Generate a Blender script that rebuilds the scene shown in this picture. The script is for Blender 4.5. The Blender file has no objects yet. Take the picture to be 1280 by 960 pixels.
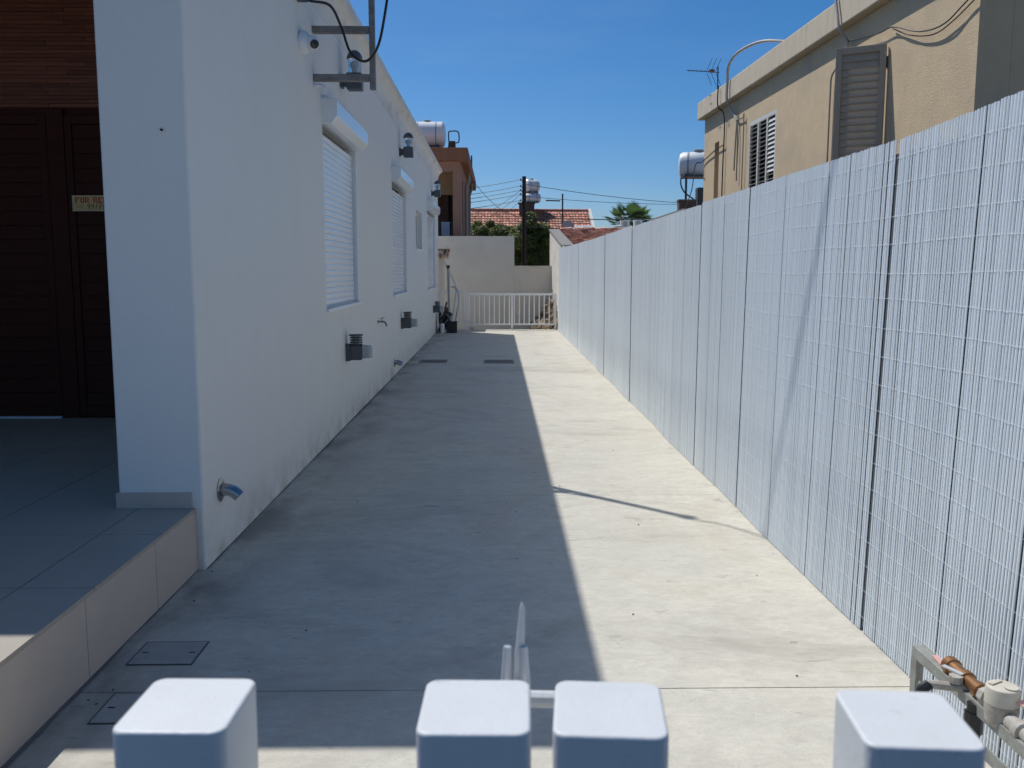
import bpy, bmesh, math, random
from mathutils import Vector, Matrix
random.seed(7)
R = math.radians
scene = bpy.context.scene
C = scene.collection

# ------------------------------------------------------------ camera
cam = bpy.data.cameras.new('camera'); cam_o = bpy.data.objects.new('camera', cam); C.objects.link(cam_o)
cam.sensor_width = 36.0; cam.lens = 1150 / 1280 * 36.0
cam.clip_start = 0.02; cam.clip_end = 3000
cam_o.location = (0, 0, 1.55)
cam_o.rotation_euler = (R(90) - math.atan(143 / 1150), 0, -math.atan(18 / 1150))
cam.dof.use_dof = True; cam.dof.focus_distance = 9.0; cam.dof.aperture_fstop = 13
scene.camera = cam_o

# ------------------------------------------------------------ sky and sun
SUN = Vector((-0.4415, 0.449, 1.0)).normalized()      # towards the sun
elev = math.asin(SUN.z); azim = math.atan2(SUN.x, SUN.y)
world = bpy.data.worlds.new('World'); scene.world = world; world.use_nodes = True
wn = world.node_tree; wn.nodes.clear()
wo = wn.nodes.new('ShaderNodeOutputWorld'); bg = wn.nodes.new('ShaderNodeBackground')
sky = wn.nodes.new('ShaderNodeTexSky'); sky.sky_type = 'NISHITA'; sky.sun_disc = False
sky.sun_elevation = elev; sky.sun_rotation = azim
sky.altitude = 0; sky.air_density = 0.75; sky.dust_density = 1.0; sky.ozone_density = 7.0
bg.inputs['Strength'].default_value = 0.093
hs = wn.nodes.new('ShaderNodeHueSaturation'); hs.inputs['Saturation'].default_value = 1.27; hs.inputs['Hue'].default_value = 0.497      # clear Mediterranean noon blue
wn.links.new(sky.outputs['Color'], hs.inputs['Color']); # a trace of high cirrus
tcw = wn.nodes.new('ShaderNodeTexCoord'); mpw = wn.nodes.new('ShaderNodeMapping'); mpw.inputs['Scale'].default_value = (1.6, 1.6, 7.0); mpw.inputs['Location'].default_value = (0.3, 0.1, 0.45)
nw = wn.nodes.new('ShaderNodeTexNoise'); nw.inputs['Scale'].default_value = 2.2; nw.inputs['Detail'].default_value = 7; nw.inputs['Roughness'].default_value = 0.6
rw = wn.nodes.new('ShaderNodeMapRange'); rw.inputs[1].default_value = 0.5; rw.inputs[2].default_value = 0.8; rw.inputs[4].default_value = 0.05
mw = wn.nodes.new('ShaderNodeMix'); mw.data_type = 'RGBA'; mw.inputs[7].default_value = (6.5, 7.2, 8.0, 1)
wn.links.new(tcw.outputs['Generated'], mpw.inputs[0]); wn.links.new(mpw.outputs[0], nw.inputs['Vector']); wn.links.new(nw.outputs[0], rw.inputs[0])
wn.links.new(rw.outputs[0], mw.inputs[0]); wn.links.new(hs.outputs['Color'], mw.inputs[6]); wn.links.new(mw.outputs[2], bg.inputs['Color']); wn.links.new(bg.outputs[0], wo.inputs[0])
sl = bpy.data.lights.new('sun', 'SUN'); sl.energy = 3.45; sl.angle = R(0.53); sl.color = (1.0, 0.995, 0.98)
so = bpy.data.objects.new('sun', sl); C.objects.link(so)
so.rotation_euler = SUN.to_track_quat('Z', 'Y').to_euler(); so.location = (-10, 10, 30)

scene.view_settings.view_transform = 'Standard'; scene.view_settings.look = 'None'
scene.view_settings.exposure = 0.18; scene.view_settings.gamma = 1.0
scene.view_settings.use_curve_mapping = False
scene.render.engine = 'CYCLES'
scene.cycles.max_bounces = 6; scene.cycles.diffuse_bounces = 4; scene.cycles.use_adaptive_sampling = True; scene.cycles.adaptive_threshold = 0.02
scene.cycles.use_denoising = True

# ------------------------------------------------------------ materials
MAT = {}
def mat(name, col, rough=0.7, var=None, vscale=6.0, bump=0.0, bscale=60.0, metal=0.0, island=0.0,
        spec=0.5, detail=6.0, stretch=(1, 1, 1), stain=None, sscale=1.5, slo=0.5, shi=0.75, trans=0.0, bdist=0.01):
    m = bpy.data.materials.new(name); m.use_nodes = True
    nt = m.node_tree; N = nt.nodes; L = nt.links
    b = N['Principled BSDF']
    b.inputs['Roughness'].default_value = rough; b.inputs['Metallic'].default_value = metal
    b.inputs['Specular IOR Level'].default_value = spec
    if trans: b.inputs['Transmission Weight'].default_value = trans
    tc = N.new('ShaderNodeTexCoord'); mp = N.new('ShaderNodeMapping'); mp.inputs['Scale'].default_value = stretch
    gm = N.new('ShaderNodeNewGeometry'); L.new(gm.outputs['Position'], mp.inputs['Vector'])
    def noise(s, d=detail):
        n = N.new('ShaderNodeTexNoise'); n.inputs['Scale'].default_value = s; n.inputs['Detail'].default_value = d
        n.inputs['Roughness'].default_value = 0.6
        L.new(mp.outputs[0], n.inputs['Vector']); return n
    def ramp(src, lo, hi):
        r = N.new('ShaderNodeMapRange'); r.inputs[1].default_value = lo; r.inputs[2].default_value = hi
        L.new(src, r.inputs[0]); return r.outputs[0]
    def mix(f, a, c):
        x = N.new('ShaderNodeMix'); x.data_type = 'RGBA'
        if isinstance(f, float): x.inputs[0].default_value = f
        else: L.new(f, x.inputs[0])
        for i, v in ((6, a), (7, c)):
            if isinstance(v, tuple): x.inputs[i].default_value = (*v[:3], 1)
            else: L.new(v, x.inputs[i])
        return x.outputs[2]
    cur = tuple(col)
    if var: cur = mix(ramp(noise(vscale).outputs[0], 0.3, 0.7), cur, tuple(var))
    if stain: cur = mix(ramp(noise(sscale, 8).outputs[0], slo, shi), cur, tuple(stain))
    if island:
        mm = N.new('ShaderNodeMath'); mm.operation = 'MULTIPLY_ADD'; mm.inputs[1].default_value = 2 * island; mm.inputs[2].default_value = 1 - island
        L.new(gm.outputs['Random Per Island'], mm.inputs[0])
        h = N.new('ShaderNodeHueSaturation')
        if isinstance(cur, tuple): h.inputs['Color'].default_value = (*cur, 1)
        else: L.new(cur, h.inputs['Color'])
        L.new(mm.outputs[0], h.inputs['Value']); cur = h.outputs[0]
    if isinstance(cur, tuple): b.inputs['Base Color'].default_value = (*cur, 1)
    else: L.new(cur, b.inputs['Base Color'])
    if bump:
        bp = N.new('ShaderNodeBump'); bp.inputs['Strength'].default_value = bump; bp.inputs['Distance'].default_value = bdist
        L.new(noise(bscale, 4).outputs[0], bp.inputs['Height']); L.new(bp.outputs[0], b.inputs['Normal'])
    MAT[name] = m
    return m

def concrete_mat():
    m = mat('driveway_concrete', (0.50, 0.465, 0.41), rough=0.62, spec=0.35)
    nt = m.node_tree; N = nt.nodes; L = nt.links; b = N['Principled BSDF']
    g = N.new('ShaderNodeNewGeometry')
    def nz(scale, stretch=(1, 1, 1), d=8.0, rg=0.6, dist=0.0, off=(0, 0, 0)):
        mp = N.new('ShaderNodeMapping'); mp.inputs['Scale'].default_value = stretch; mp.inputs['Location'].default_value = off
        L.new(g.outputs['Position'], mp.inputs['Vector'])
        n = N.new('ShaderNodeTexNoise'); n.inputs['Scale'].default_value = scale; n.inputs['Detail'].default_value = d
        n.inputs['Roughness'].default_value = rg; n.inputs['Distortion'].default_value = dist
        L.new(mp.outputs[0], n.inputs['Vector']); return n.outputs[0]
    def rg(s, lo, hi, a=0.0, c=1.0):
        r = N.new('ShaderNodeMapRange'); r.inputs[1].default_value = lo; r.inputs[2].default_value = hi
        r.inputs[3].default_value = a; r.inputs[4].default_value = c; L.new(s, r.inputs[0]); return r.outputs[0]
    def mix(f, a, c):
        x = N.new('ShaderNodeMix'); x.data_type = 'RGBA'; L.new(f, x.inputs[0])
        for i, v in ((6, a), (7, c)):
            if isinstance(v, tuple): x.inputs[i].default_value = (*v, 1)
            else: L.new(v, x.inputs[i])
        return x.outputs[2]
    c = mix(rg(nz(1.1), 0.35, 0.65), (0.650, 0.606, 0.498), (0.570, 0.537, 0.451))
    c = mix(rg(nz(2.4, (0.6, 1.25, 1), 10, 0.75, 0.8), 0.50, 0.72, 0, 0.5), c, (0.400, 0.369, 0.305))            # trowel marks
    c = mix(rg(nz(7.0, (0.25, 1.8, 1), 8, 0.7, 0.4, (2, 0, 0)), 0.60, 0.72, 0, 0.38), c, (0.330, 0.305, 0.254))     # fine streaks
    c = mix(rg(nz(0.85, (0.7, 1, 1), 10, 0.75, 1.2, (5, 3, 0)), 0.51, 0.65, 0, 0.62), c, (0.330, 0.295, 0.235))     # damp stains
    c = mix(rg(nz(0.75, (1.3, 0.8, 1), 10, 0.7, 1.0, (8, 1, 4)), 0.54, 0.68, 0, 0.5), c, (0.520, 0.424, 0.301))    # tan dust
    c = mix(rg(nz(0.6, (1, 1.2, 1), 9, 0.72, 1.0, (1, 9, 2)), 0.53, 0.66, 0, 0.7), c, (0.640, 0.591, 0.484))      # pale patches
    c = mix(rg(nz(5, (0.55, 1.2, 1), 7, 0.7, 0.8, (4, 7, 0)), 0.63, 0.70, 0, 0.6), c, (0.240, 0.212, 0.169))
    c = mix(rg(nz(11, (0.5, 1.2, 1), 5, 0.6, 0.6), 0.66, 0.71, 0, 0.7), c, (0.220, 0.197, 0.160))                  # small dark marks
    c = mix(rg(nz(60, (0.8, 1.1, 1), 3, 0.6), 0.68, 0.74, 0, 0.6), c, (0.220, 0.197, 0.160))                       # specks
    c = mix(rg(nz(8, (0.8, 1.2, 1), 6, 0.7, 0.5, (3, 3, 3)), 0.42, 0.68, 0, 0.36), c, (0.380, 0.350, 0.287))      # mottling
    c = mix(rg(nz(26, (0.8, 1.2, 1), 5, 0.7), 0.42, 0.68, 0, 0.3), c, (0.360, 0.330, 0.268))
    c = mix(rg(nz(150, (1, 1, 1), 2, 0.5), 0.40, 0.60, 0, 0.25), c, (0.340, 0.310, 0.254))
    # dirt gathered along the foot of the house wall
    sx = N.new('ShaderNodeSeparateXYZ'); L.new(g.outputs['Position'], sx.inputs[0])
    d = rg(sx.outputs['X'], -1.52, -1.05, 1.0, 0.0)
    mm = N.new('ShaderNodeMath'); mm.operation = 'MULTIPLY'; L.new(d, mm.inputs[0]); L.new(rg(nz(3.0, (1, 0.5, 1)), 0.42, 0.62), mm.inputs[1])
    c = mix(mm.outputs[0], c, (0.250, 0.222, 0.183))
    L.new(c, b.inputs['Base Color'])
    bp = N.new('ShaderNodeBump'); bp.inputs['Strength'].default_value = 0.25; bp.inputs['Distance'].default_value = 0.006
    L.new(nz(45, (0.8, 1.2, 1), 6, 0.65), bp.inputs['Height']); L.new(bp.outputs[0], b.inputs['Normal'])
    L.new(rg(nz(2.0), 0.3, 0.7, 0.5, 0.75), b.inputs['Roughness'])
concrete_mat()

mat('stucco_white', (0.81, 0.79, 0.74), 0.85, var=(0.80, 0.778, 0.725), vscale=2.5, stretch=(1, 1, 0.5), stain=(0.785, 0.765, 0.715), sscale=5, slo=0.5, shi=0.8, bump=0.4, bscale=170, spec=0.2, bdist=0.006)
mat('eave_stucco', (0.79, 0.775, 0.745), 0.85, var=(0.74, 0.71, 0.66), vscale=2.2, stretch=(1, 0.6, 2.5), bump=0.3, bscale=150, spec=0.2, stain=(0.64, 0.58, 0.50), sscale=3, slo=0.52, shi=0.72)
mat('tile_porch', (0.43, 0.375, 0.31), 0.5, spec=0.12, var=(0.40, 0.35, 0.29), vscale=8, island=0.03)
mat('tile_riser', (0.54, 0.455, 0.385), 0.45, var=(0.51, 0.425, 0.36), vscale=10, bump=0.05, bscale=80, island=0.03)
mat('grout', (0.17, 0.155, 0.145), 0.9)
mat('door_wood', (0.060, 0.018, 0.012), 0.6, var=(0.085, 0.028, 0.018), vscale=10, stretch=(0.6, 1, 14), spec=0.12)
mat('clad_wood', (0.31, 0.105, 0.055), 0.6, var=(0.18, 0.060, 0.036), vscale=5, stretch=(0.8, 1, 20), spec=0.3, island=0.25)
mat('sign_card', (0.85, 0.62, 0.27), 0.6, var=(0.80, 0.55, 0.20), vscale=20)
mat('sign_red', (0.62, 0.04, 0.02), 0.6); mat('sign_ink', (0.02, 0.02, 0.03), 0.6); mat('sign_orange', (0.6, 0.32, 0.06), 0.6)
mat('shutter_white', (0.80, 0.82, 0.84), 0.16, spec=0.5); mat('frame_white', (0.80, 0.81, 0.82), 0.4)
mat('lamp_grey', (0.075, 0.08, 0.088), 0.45, var=(0.095, 0.10, 0.105), vscale=30); mat('sensor_grey', (0.40, 0.43, 0.44), 0.35)
mat('black_plastic', (0.012, 0.012, 0.014), 0.4); mat('dark_gap', (0.01, 0.01, 0.01), 0.9)
mat('camera_white', (0.75, 0.76, 0.77), 0.35)
mat('chrome', (0.42, 0.43, 0.44), 0.30, metal=1.0, var=(0.34, 0.35, 0.36), vscale=30)
mat('galvanised', (0.30, 0.29, 0.275), 0.55, metal=0.4, var=(0.20, 0.175, 0.155), vscale=18, bump=0.1, bscale=80, stain=(0.20, 0.13, 0.09), sscale=14, slo=0.58, shi=0.75)
mat('gate_white', (0.65, 0.655, 0.645), 0.45, var=(0.60, 0.605, 0.59), vscale=14, stain=(0.53, 0.52, 0.50), sscale=60, slo=0.62, shi=0.74, bump=0.18, bscale=180, bdist=0.003)
mat('zinc', (0.62, 0.64, 0.66), 0.35, metal=0.4, var=(0.6, 0.6, 0.6), vscale=60)
mat('reed_white', (0.775, 0.83, 0.86), 0.36, island=0.06, var=(0.735, 0.785, 0.815), vscale=1.7, stretch=(1, 2, 0.4), spec=0.5)
mat('wire_white', (0.84, 0.86, 0.88), 0.35); mat('gap_shade_dark', (0.085, 0.095, 0.105), 0.9); mat('strip_rail_grey', (0.12, 0.12, 0.125), 0.6)
mat('rail_white', (0.86, 0.85, 0.82), 0.35)
mat('cream_render', (0.72, 0.675, 0.585), 0.9, var=(0.67, 0.62, 0.535), vscale=1.6, bump=0.2, bscale=60, stain=(0.60, 0.56, 0.49), sscale=0.9, slo=0.52, shi=0.75)
mat('cream_wall_old', (0.74, 0.69, 0.60), 0.9, var=(0.64, 0.58, 0.50), vscale=2.5, bump=0.3, bscale=30, stain=(0.33, 0.29, 0.24), sscale=2.5, slo=0.58, shi=0.72)
mat('cap_grey', (0.20, 0.19, 0.17), 0.9, var=(0.27, 0.25, 0.22), vscale=6)
mat('stone_rubble', (0.22, 0.17, 0.13), 0.95, var=(0.33, 0.27, 0.21), vscale=7, bump=0.6, bscale=25, island=0.5)
mat('beige_stucco', (0.68, 0.52, 0.335), 0.95, var=(0.62, 0.475, 0.30), vscale=9, bump=0.55, bscale=110, bdist=0.012, spec=0.15, stain=(0.53, 0.425, 0.295), sscale=1.3, slo=0.5, shi=0.75)
mat('beige_fascia', (0.64, 0.525, 0.37), 0.9, var=(0.55, 0.455, 0.33), vscale=4, stretch=(1, 3, 0.5), bump=0.35, bscale=60, stain=(0.25, 0.21, 0.165), sscale=5, slo=0.58, shi=0.75)
mat('shutter_taupe', (0.46, 0.375, 0.275), 0.6, var=(0.41, 0.335, 0.245), vscale=12)
mat('louvre_cream', (0.66, 0.63, 0.56), 0.5, var=(0.58, 0.55, 0.49), vscale=12)
mat('cable_grey', (0.30, 0.27, 0.22), 0.6); mat('cable_black', (0.015, 0.015, 0.017), 0.45); mat('wire_dark', (0.03, 0.03, 0.033), 0.6)
mat('conduit_pale', (0.42, 0.39, 0.34), 0.6)
mat('brown_render', (0.36, 0.20, 0.135), 0.9, var=(0.32, 0.175, 0.12), vscale=3, bump=0.15, bscale=50)
mat('brown_fascia', (0.30, 0.125, 0.065), 0.85, var=(0.20, 0.085, 0.05), vscale=2.5, stretch=(2, 2, 0.5))
mat('tank_white', (0.78, 0.78, 0.77), 0.4, var=(0.70, 0.70, 0.69), vscale=3); mat('tank_band', (0.35, 0.35, 0.34), 0.6)
mat('roof_tile', (0.40, 0.14, 0.085), 0.85, var=(0.58, 0.30, 0.20), vscale=3.0, island=0.45)
mat('roof_tile_near', (0.42, 0.15, 0.09), 0.85, var=(0.66, 0.46, 0.33), vscale=5.0, island=0.45)
mat('chimney_dark', (0.09, 0.06, 0.05), 0.9, var=(0.14, 0.09, 0.07), vscale=4)
mat('pole_wood', (0.040, 0.024, 0.017), 0.8, var=(0.06, 0.035, 0.024), vscale=6, stretch=(4, 4, 0.3), bump=0.3, bscale=30)
mat('leaf', (0.105, 0.14, 0.032), 0.5, island=0.6, var=(0.17, 0.18, 0.05), vscale=1.2)
mat('palm_leaf', (0.055, 0.10, 0.04), 0.5, island=0.35); mat('bark', (0.09, 0.065, 0.045), 0.9, bump=0.4, bscale=20)
mat('ground_earth', (0.30, 0.26, 0.20), 0.95, var=(0.24, 0.20, 0.15), vscale=0.6, bump=0.3, bscale=8)
mat('asphalt', (0.06, 0.06, 0.06), 0.9, bump=0.3, bscale=60, var=(0.05, 0.05, 0.05), vscale=3)
mat('brass', (0.30, 0.15, 0.065), 0.45, metal=0.7, var=(0.22, 0.11, 0.05), vscale=50)
mat('meter_cream', (0.56, 0.52, 0.43), 0.5, var=(0.50, 0.46, 0.37), vscale=40); mat('meter_body', (0.42, 0.41, 0.37), 0.5, var=(0.30, 0.25, 0.20), vscale=35)
mat('tag_pink', (0.62, 0.33, 0.28), 0.5); mat('angle_steel', (0.34, 0.36, 0.33), 0.6, metal=0.3, var=(0.24, 0.22, 0.19), vscale=25, stain=(0.25, 0.15, 0.09), sscale=30, slo=0.62, shi=0.8)
mat('pipe_grey', (0.33, 0.34, 0.34), 0.5); mat('hose_pale', (0.52, 0.53, 0.52), 0.45); mat('cover_concrete', (0.40, 0.375, 0.335), 0.8, var=(0.33, 0.31, 0.28), vscale=12, bump=0.3, bscale=60)
mat('grate_dark', (0.24, 0.23, 0.21), 0.7, var=(0.17, 0.16, 0.145), vscale=20); mat('grate_frame', (0.09, 0.085, 0.08), 0.8); mat('litter', (0.16, 0.115, 0.07), 0.9, island=0.5)
mat('interior_dark', (0.035, 0.03, 0.028), 0.8); mat('balcony_panel', (0.36, 0.22, 0.12), 0.8); mat('cloth_blue', (0.28, 0.32, 0.42), 0.9)
mat('ac_white', (0.62, 0.61, 0.57), 0.5); mat('ac_dark', (0.06, 0.065, 0.07), 0.6)
g = mat('clear_glass', (0.85, 0.88, 0.9), 0.05); g.node_tree.nodes['Principled BSDF'].inputs['Transmission Weight'].default_value = 0.9
mat('smoke_lens', (0.02, 0.02, 0.025), 0.08)

for nm_, tcol in (('leaf', (0.22, 0.27, 0.05)), ('palm_leaf', (0.12, 0.20, 0.06))):
    nt = MAT[nm_].node_tree; tr = nt.nodes.new('ShaderNodeBsdfTranslucent'); tr.inputs[0].default_value = (*tcol, 1)
    mx = nt.nodes.new('ShaderNodeMixShader'); mx.inputs[0].default_value = 0.4
    out = nt.nodes['Material Output']; nt.links.new(nt.nodes['Principled BSDF'].outputs[0], mx.inputs[1]); nt.links.new(tr.outputs[0], mx.inputs[2]); nt.links.new(mx.outputs[0], out.inputs[0])
def splash(name, z0, z1, col, amt):
    nt = MAT[name].node_tree; N = nt.nodes; L = nt.links; b = N['Principled BSDF']; src = b.inputs['Base Color'].links[0].from_socket
    g_ = N.new('ShaderNodeNewGeometry'); sx = N.new('ShaderNodeSeparateXYZ'); L.new(g_.outputs['Position'], sx.inputs[0])
    r1 = N.new('ShaderNodeMapRange'); r1.inputs[1].default_value = z1; r1.inputs[2].default_value = z0; L.new(sx.outputs['Z'], r1.inputs[0])
    n_ = N.new('ShaderNodeTexNoise'); n_.inputs['Scale'].default_value = 3.5; n_.inputs['Detail'].default_value = 9; n_.inputs['Roughness'].default_value = 0.7; L.new(g_.outputs['Position'], n_.inputs['Vector'])
    r2 = N.new('ShaderNodeMapRange'); r2.inputs[1].default_value = 0.42; r2.inputs[2].default_value = 0.70; r2.inputs[4].default_value = amt; L.new(n_.outputs[0], r2.inputs[0])
    m_ = N.new('ShaderNodeMath'); m_.operation = 'MULTIPLY'; L.new(r1.outputs[0], m_.inputs[0]); L.new(r2.outputs[0], m_.inputs[1])
    x = N.new('ShaderNodeMix'); x.data_type = 'RGBA'; L.new(m_.outputs[0], x.inputs[0]); L.new(src, x.inputs[6]); x.inputs[7].default_value = (*col, 1); L.new(x.outputs[2], b.inputs['Base Color'])
splash('stucco_white', 0.0, 0.30, (0.40, 0.36, 0.30), 0.75)

# ------------------------------------------------------------ mesh helpers
class MB:
    def __init__(s): s.v = []; s.f = []
    def add(s, vs, fs):
        o = len(s.v); s.v += [tuple(p) for p in vs]; s.f += [tuple(i + o for i in f) for f in fs]; return s
    def box(s, x0, x1, y0, y1, z0, z1):
        return s.add([(x0,y0,z0),(x1,y0,z0),(x1,y1,z0),(x0,y1,z0),(x0,y0,z1),(x1,y0,z1),(x1,y1,z1),(x0,y1,z1)],
                     [(3,2,1,0),(4,5,6,7),(0,1,5,4),(1,2,6,5),(2,3,7,6),(3,0,4,7)])
    def obox(s, c, size, rot=Matrix.Identity(3)):
        hx, hy, hz = (k / 2 for k in size); c = Vector(c)
        vs = [c + rot @ Vector(p) for p in ((-hx,-hy,-hz),(hx,-hy,-hz),(hx,hy,-hz),(-hx,hy,-hz),(-hx,-hy,hz),(hx,-hy,hz),(hx,hy,hz),(-hx,hy,hz))]
        return s.add(vs, [(3,2,1,0),(4,5,6,7),(0,1,5,4),(1,2,6,5),(2,3,7,6),(3,0,4,7)])
    def prism(s, prof, axis, a, b):
        """closed profile (2 coords) extruded along axis from a to b; profile order gives outward normals either way"""
        n = len(prof)
        def P(p, t): return {'x': (t, p[0], p[1]), 'y': (p[0], t, p[1]), 'z': (p[0], p[1], t)}[axis]
        vs = [P(p, a) for p in prof] + [P(p, b) for p in prof]
        fs = [tuple(range(n)), tuple(range(2 * n - 1, n - 1, -1))] + [(i, i + n, (i + 1) % n + n, (i + 1) % n) for i in range(n)]
        return s.add(vs, fs)
    def tube(s, pts, r, n=8, cap=True):
        pts = [Vector(p) for p in pts]; m = len(pts)
        rs = r if isinstance(r, (list, tuple)) else [r] * m
        t0 = (pts[1] - pts[0]).normalized()
        u = t0.cross(Vector((0, 0, 1)));  u = t0.cross(Vector((0, 1, 0))) if u.length < 1e-3 else u
        u.normalize(); vs = []
        for i, p in enumerate(pts):
            t = (pts[min(i + 1, m - 1)] - pts[max(i - 1, 0)]).normalized()
            u = (u - t * u.dot(t)).normalized(); w = t.cross(u)
            for k in range(n):
                a = 2 * math.pi * k / n; vs.append(p + (u * math.cos(a) + w * math.sin(a)) * rs[i])
        fs = [(i*n+k, i*n+(k+1)%n, (i+1)*n+(k+1)%n, (i+1)*n+k) for i in range(m-1) for k in range(n)]
        if cap: fs += [tuple(range(n - 1, -1, -1)), tuple((m - 1) * n + k for k in range(n))]
        return s.add(vs, fs)
    def lathe(s, prof, c=(0, 0, 0), axis=(0, 0, 1), n=20):
        """prof: list of (radius, height along axis)"""
        q = Vector((0, 0, 1)).rotation_difference(Vector(axis)); c = Vector(c); vs = []
        for r, h in prof:
            for k in range(n):
                a = 2 * math.pi * k / n; vs.append(c + q @ Vector((r * math.cos(a), r * math.sin(a), h)))
        m = len(prof)
        fs = [(i*n+k, i*n+(k+1)%n, (i+1)*n+(k+1)%n, (i+1)*n+k) for i in range(m-1) for k in range(n)]
        fs += [tuple(range(n - 1, -1, -1)), tuple((m - 1) * n + k for k in range(n))]
        return s.add(vs, fs)
    def mesh(s, name, m, smooth=False):
        me = bpy.data.meshes.new(name); me.from_pydata(s.v, [], s.f); me.update()
        bm = bmesh.new(); bm.from_mesh(me); bmesh.ops.recalc_face_normals(bm, faces=bm.faces[:]); bm.to_mesh(me); bm.free()
        me.materials.append(MAT[m])
        if smooth:
            me.polygons.foreach_set('use_smooth', [True] * len(me.polygons))
            try: me.set_sharp_from_angle(angle=R(35))
            except Exception: pass
        return me

def curve(pts, n=8):
    """Catmull-Rom through points"""
    P = [Vector(p) for p in pts]; P = [P[0] * 2 - P[1]] + P + [P[-1] * 2 - P[-2]]; out = []
    for i in range(1, len(P) - 2):
        a, b, c, d = P[i-1:i+3]
        for k in range(n):
            t = k / n
            out.append(0.5 * ((2*b) + (c-a)*t + (2*a-5*b+4*c-d)*t*t + (3*b-a-3*c+d)*t**3))
    out.append(P[-2]); return out

def thing(name, label, cat, loc=(0, 0, 0), rz=0, group=None):
    o = bpy.data.objects.new(name, None); C.objects.link(o); o.empty_display_size = 0.1
    o.location = loc; o.rotation_euler = (0, 0, rz); o['label'] = label; o['category'] = cat
    if group: o['group'] = group
    return o
def link(name, me, parent=None, loc=(0, 0, 0)):
    o = bpy.data.objects.new(name, me); C.objects.link(o); o.parent = parent; o.location = loc; return o
def obj(name, mb, m, parent=None, bevel=0, smooth=False, world=False, seg=2, stuff=False):
    """world=True: the mesh is in scene metres and its parent is an unrotated Empty"""
    o = link(name, mb.mesh(name, m, smooth), parent)
    if world and parent is not None and parent.type == 'EMPTY': o.location = -parent.location
    if bevel:
        b = o.modifiers.new('bevel', 'BEVEL'); b.width = bevel; b.segments = seg; b.limit_method = 'ANGLE'; b.harden_normals = False
    if stuff: o['kind'] = 'stuff'
    return o
def tag(o, label, cat, group=None):
    o['label'] = label; o['category'] = cat
    if group: o['group'] = group
    return o
def struct(o): o['kind'] = 'structure'; return o
def copy_tree(o, parent=None):
    c = o.copy(); C.objects.link(c); c.parent = parent
    for ch in o.children: copy_tree(ch, c)
    return c
def boxm(*a): return MB().box(*a)

# ------------------------------------------------------------ the ground
struct(obj('ground', MB().add([(-1500,-1500,-0.26),(1500,-1500,-0.26),(1500,1500,-0.26),(-1500,1500,-0.26)], [(0,1,2,3)]), 'ground_earth'))
struct(obj('road', boxm(-60, 60, -14, 0.28, -0.255, -0.02), 'asphalt'))  # unseen street, dark asphalt run up to the gate to cut bounced light
struct(obj('yard', boxm(-6, 1.58, 24.004, 27.0, -0.259, -0.235), 'driveway_concrete'))
drive = bpy.data.objects.new('concrete_driveway', None); C.objects.link(drive); struct(drive)
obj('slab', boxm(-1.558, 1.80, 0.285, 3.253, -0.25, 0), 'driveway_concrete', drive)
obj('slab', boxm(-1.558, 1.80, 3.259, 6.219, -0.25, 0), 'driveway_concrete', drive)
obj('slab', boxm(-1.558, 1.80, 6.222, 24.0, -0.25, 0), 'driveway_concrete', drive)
obj('joint_filler', boxm(-1.558, 1.80, 6.2185, 6.2225, -0.25, -0.004), 'grout', drive)
obj('joint_filler', boxm(-1.558, 1.80, 3.252, 3.260, -0.25, -0.006), 'dark_gap', drive)

jm = MB(); y = 4.66; rj = random.Random(3); px_ = .008
while y < 23.8:
    dy = rj.uniform(.05, .3); nx_ = min(.022, max(.003, px_ + rj.uniform(-.006, .006)))
    jm.add([(-1.521, y, .003), (-1.519 + px_, y, .003), (-1.519 + nx_, y + dy, .003), (-1.521, y + dy, .003)], [(0, 1, 2, 3)]); y += dy; px_ = nx_
obj('wall_joint', jm, 'grout', drive)
jm = MB(); y = 1.2; px_ = .008
while y < 4.64:
    dy = rj.uniform(.04, .2); nx_ = min(.02, max(.003, px_ + rj.uniform(-.006, .006)))
    jm.add([(-1.5595, y, .003), (-1.5575 + px_, y, .003), (-1.5575 + nx_, y + dy, .003), (-1.5595, y + dy, .003)], [(0, 1, 2, 3)]); y += dy; px_ = nx_
obj('wall_joint', jm, 'grout', drive)

# ------------------------------------------------------------ white house on the left
WX = -1.52
house = thing('white_house', 'white stuccoed single storey house along the left of the driveway', 'house', (-4, 14, 0))
def hpart(name, mb, m, parent=house, **k): return obj(name, mb, m, parent, world=True, **k)
# side wall with openings for the shutters and the little window: (y0, y1, z0, z1)
WIN = [(8.23, 10.17, 1.205, 2.83), (13.52, 15.60, 1.185, 2.83), (20.25, 22.75, 1.13, 2.86)]
LITTLE = (17.42, 18.75, 1.95, 2.66)
holes = sorted(WIN + [LITTLE]); wall = MB(); y = 7.6
for (a, b, z0, z1) in holes:
    wall.box(WX - 0.30, WX, y, a, -0.05, 3.72)
    wall.box(WX - 0.30, WX, a, b, -0.05, z0); wall.box(WX - 0.30, WX, a, b, z1, 3.72); y = b
wall.box(WX - 0.30, WX, y, 23.9, -0.05, 3.72)
w = hpart('wall', wall, 'stucco_white')
bm = bmesh.new(); bm.from_mesh(w.data); bmesh.ops.remove_doubles(bm, verts=bm.verts[:], dist=1e-4)
bm.to_mesh(w.data); bm.free()
hpart('column', MB().prism([(-1.95, 7.6), (-1.95, 4.668), (-1.942, 4.66), (WX - .012, 4.66), (WX - .004, 4.664), (WX, 4.672), (WX, 7.6)], 'z', -.05, 3.72), 'stucco_white')
hpart('rear_wall', boxm(-9, WX - 0.302, 23.65, 23.9, -0.05, 3.72), 'stucco_white')
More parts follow.
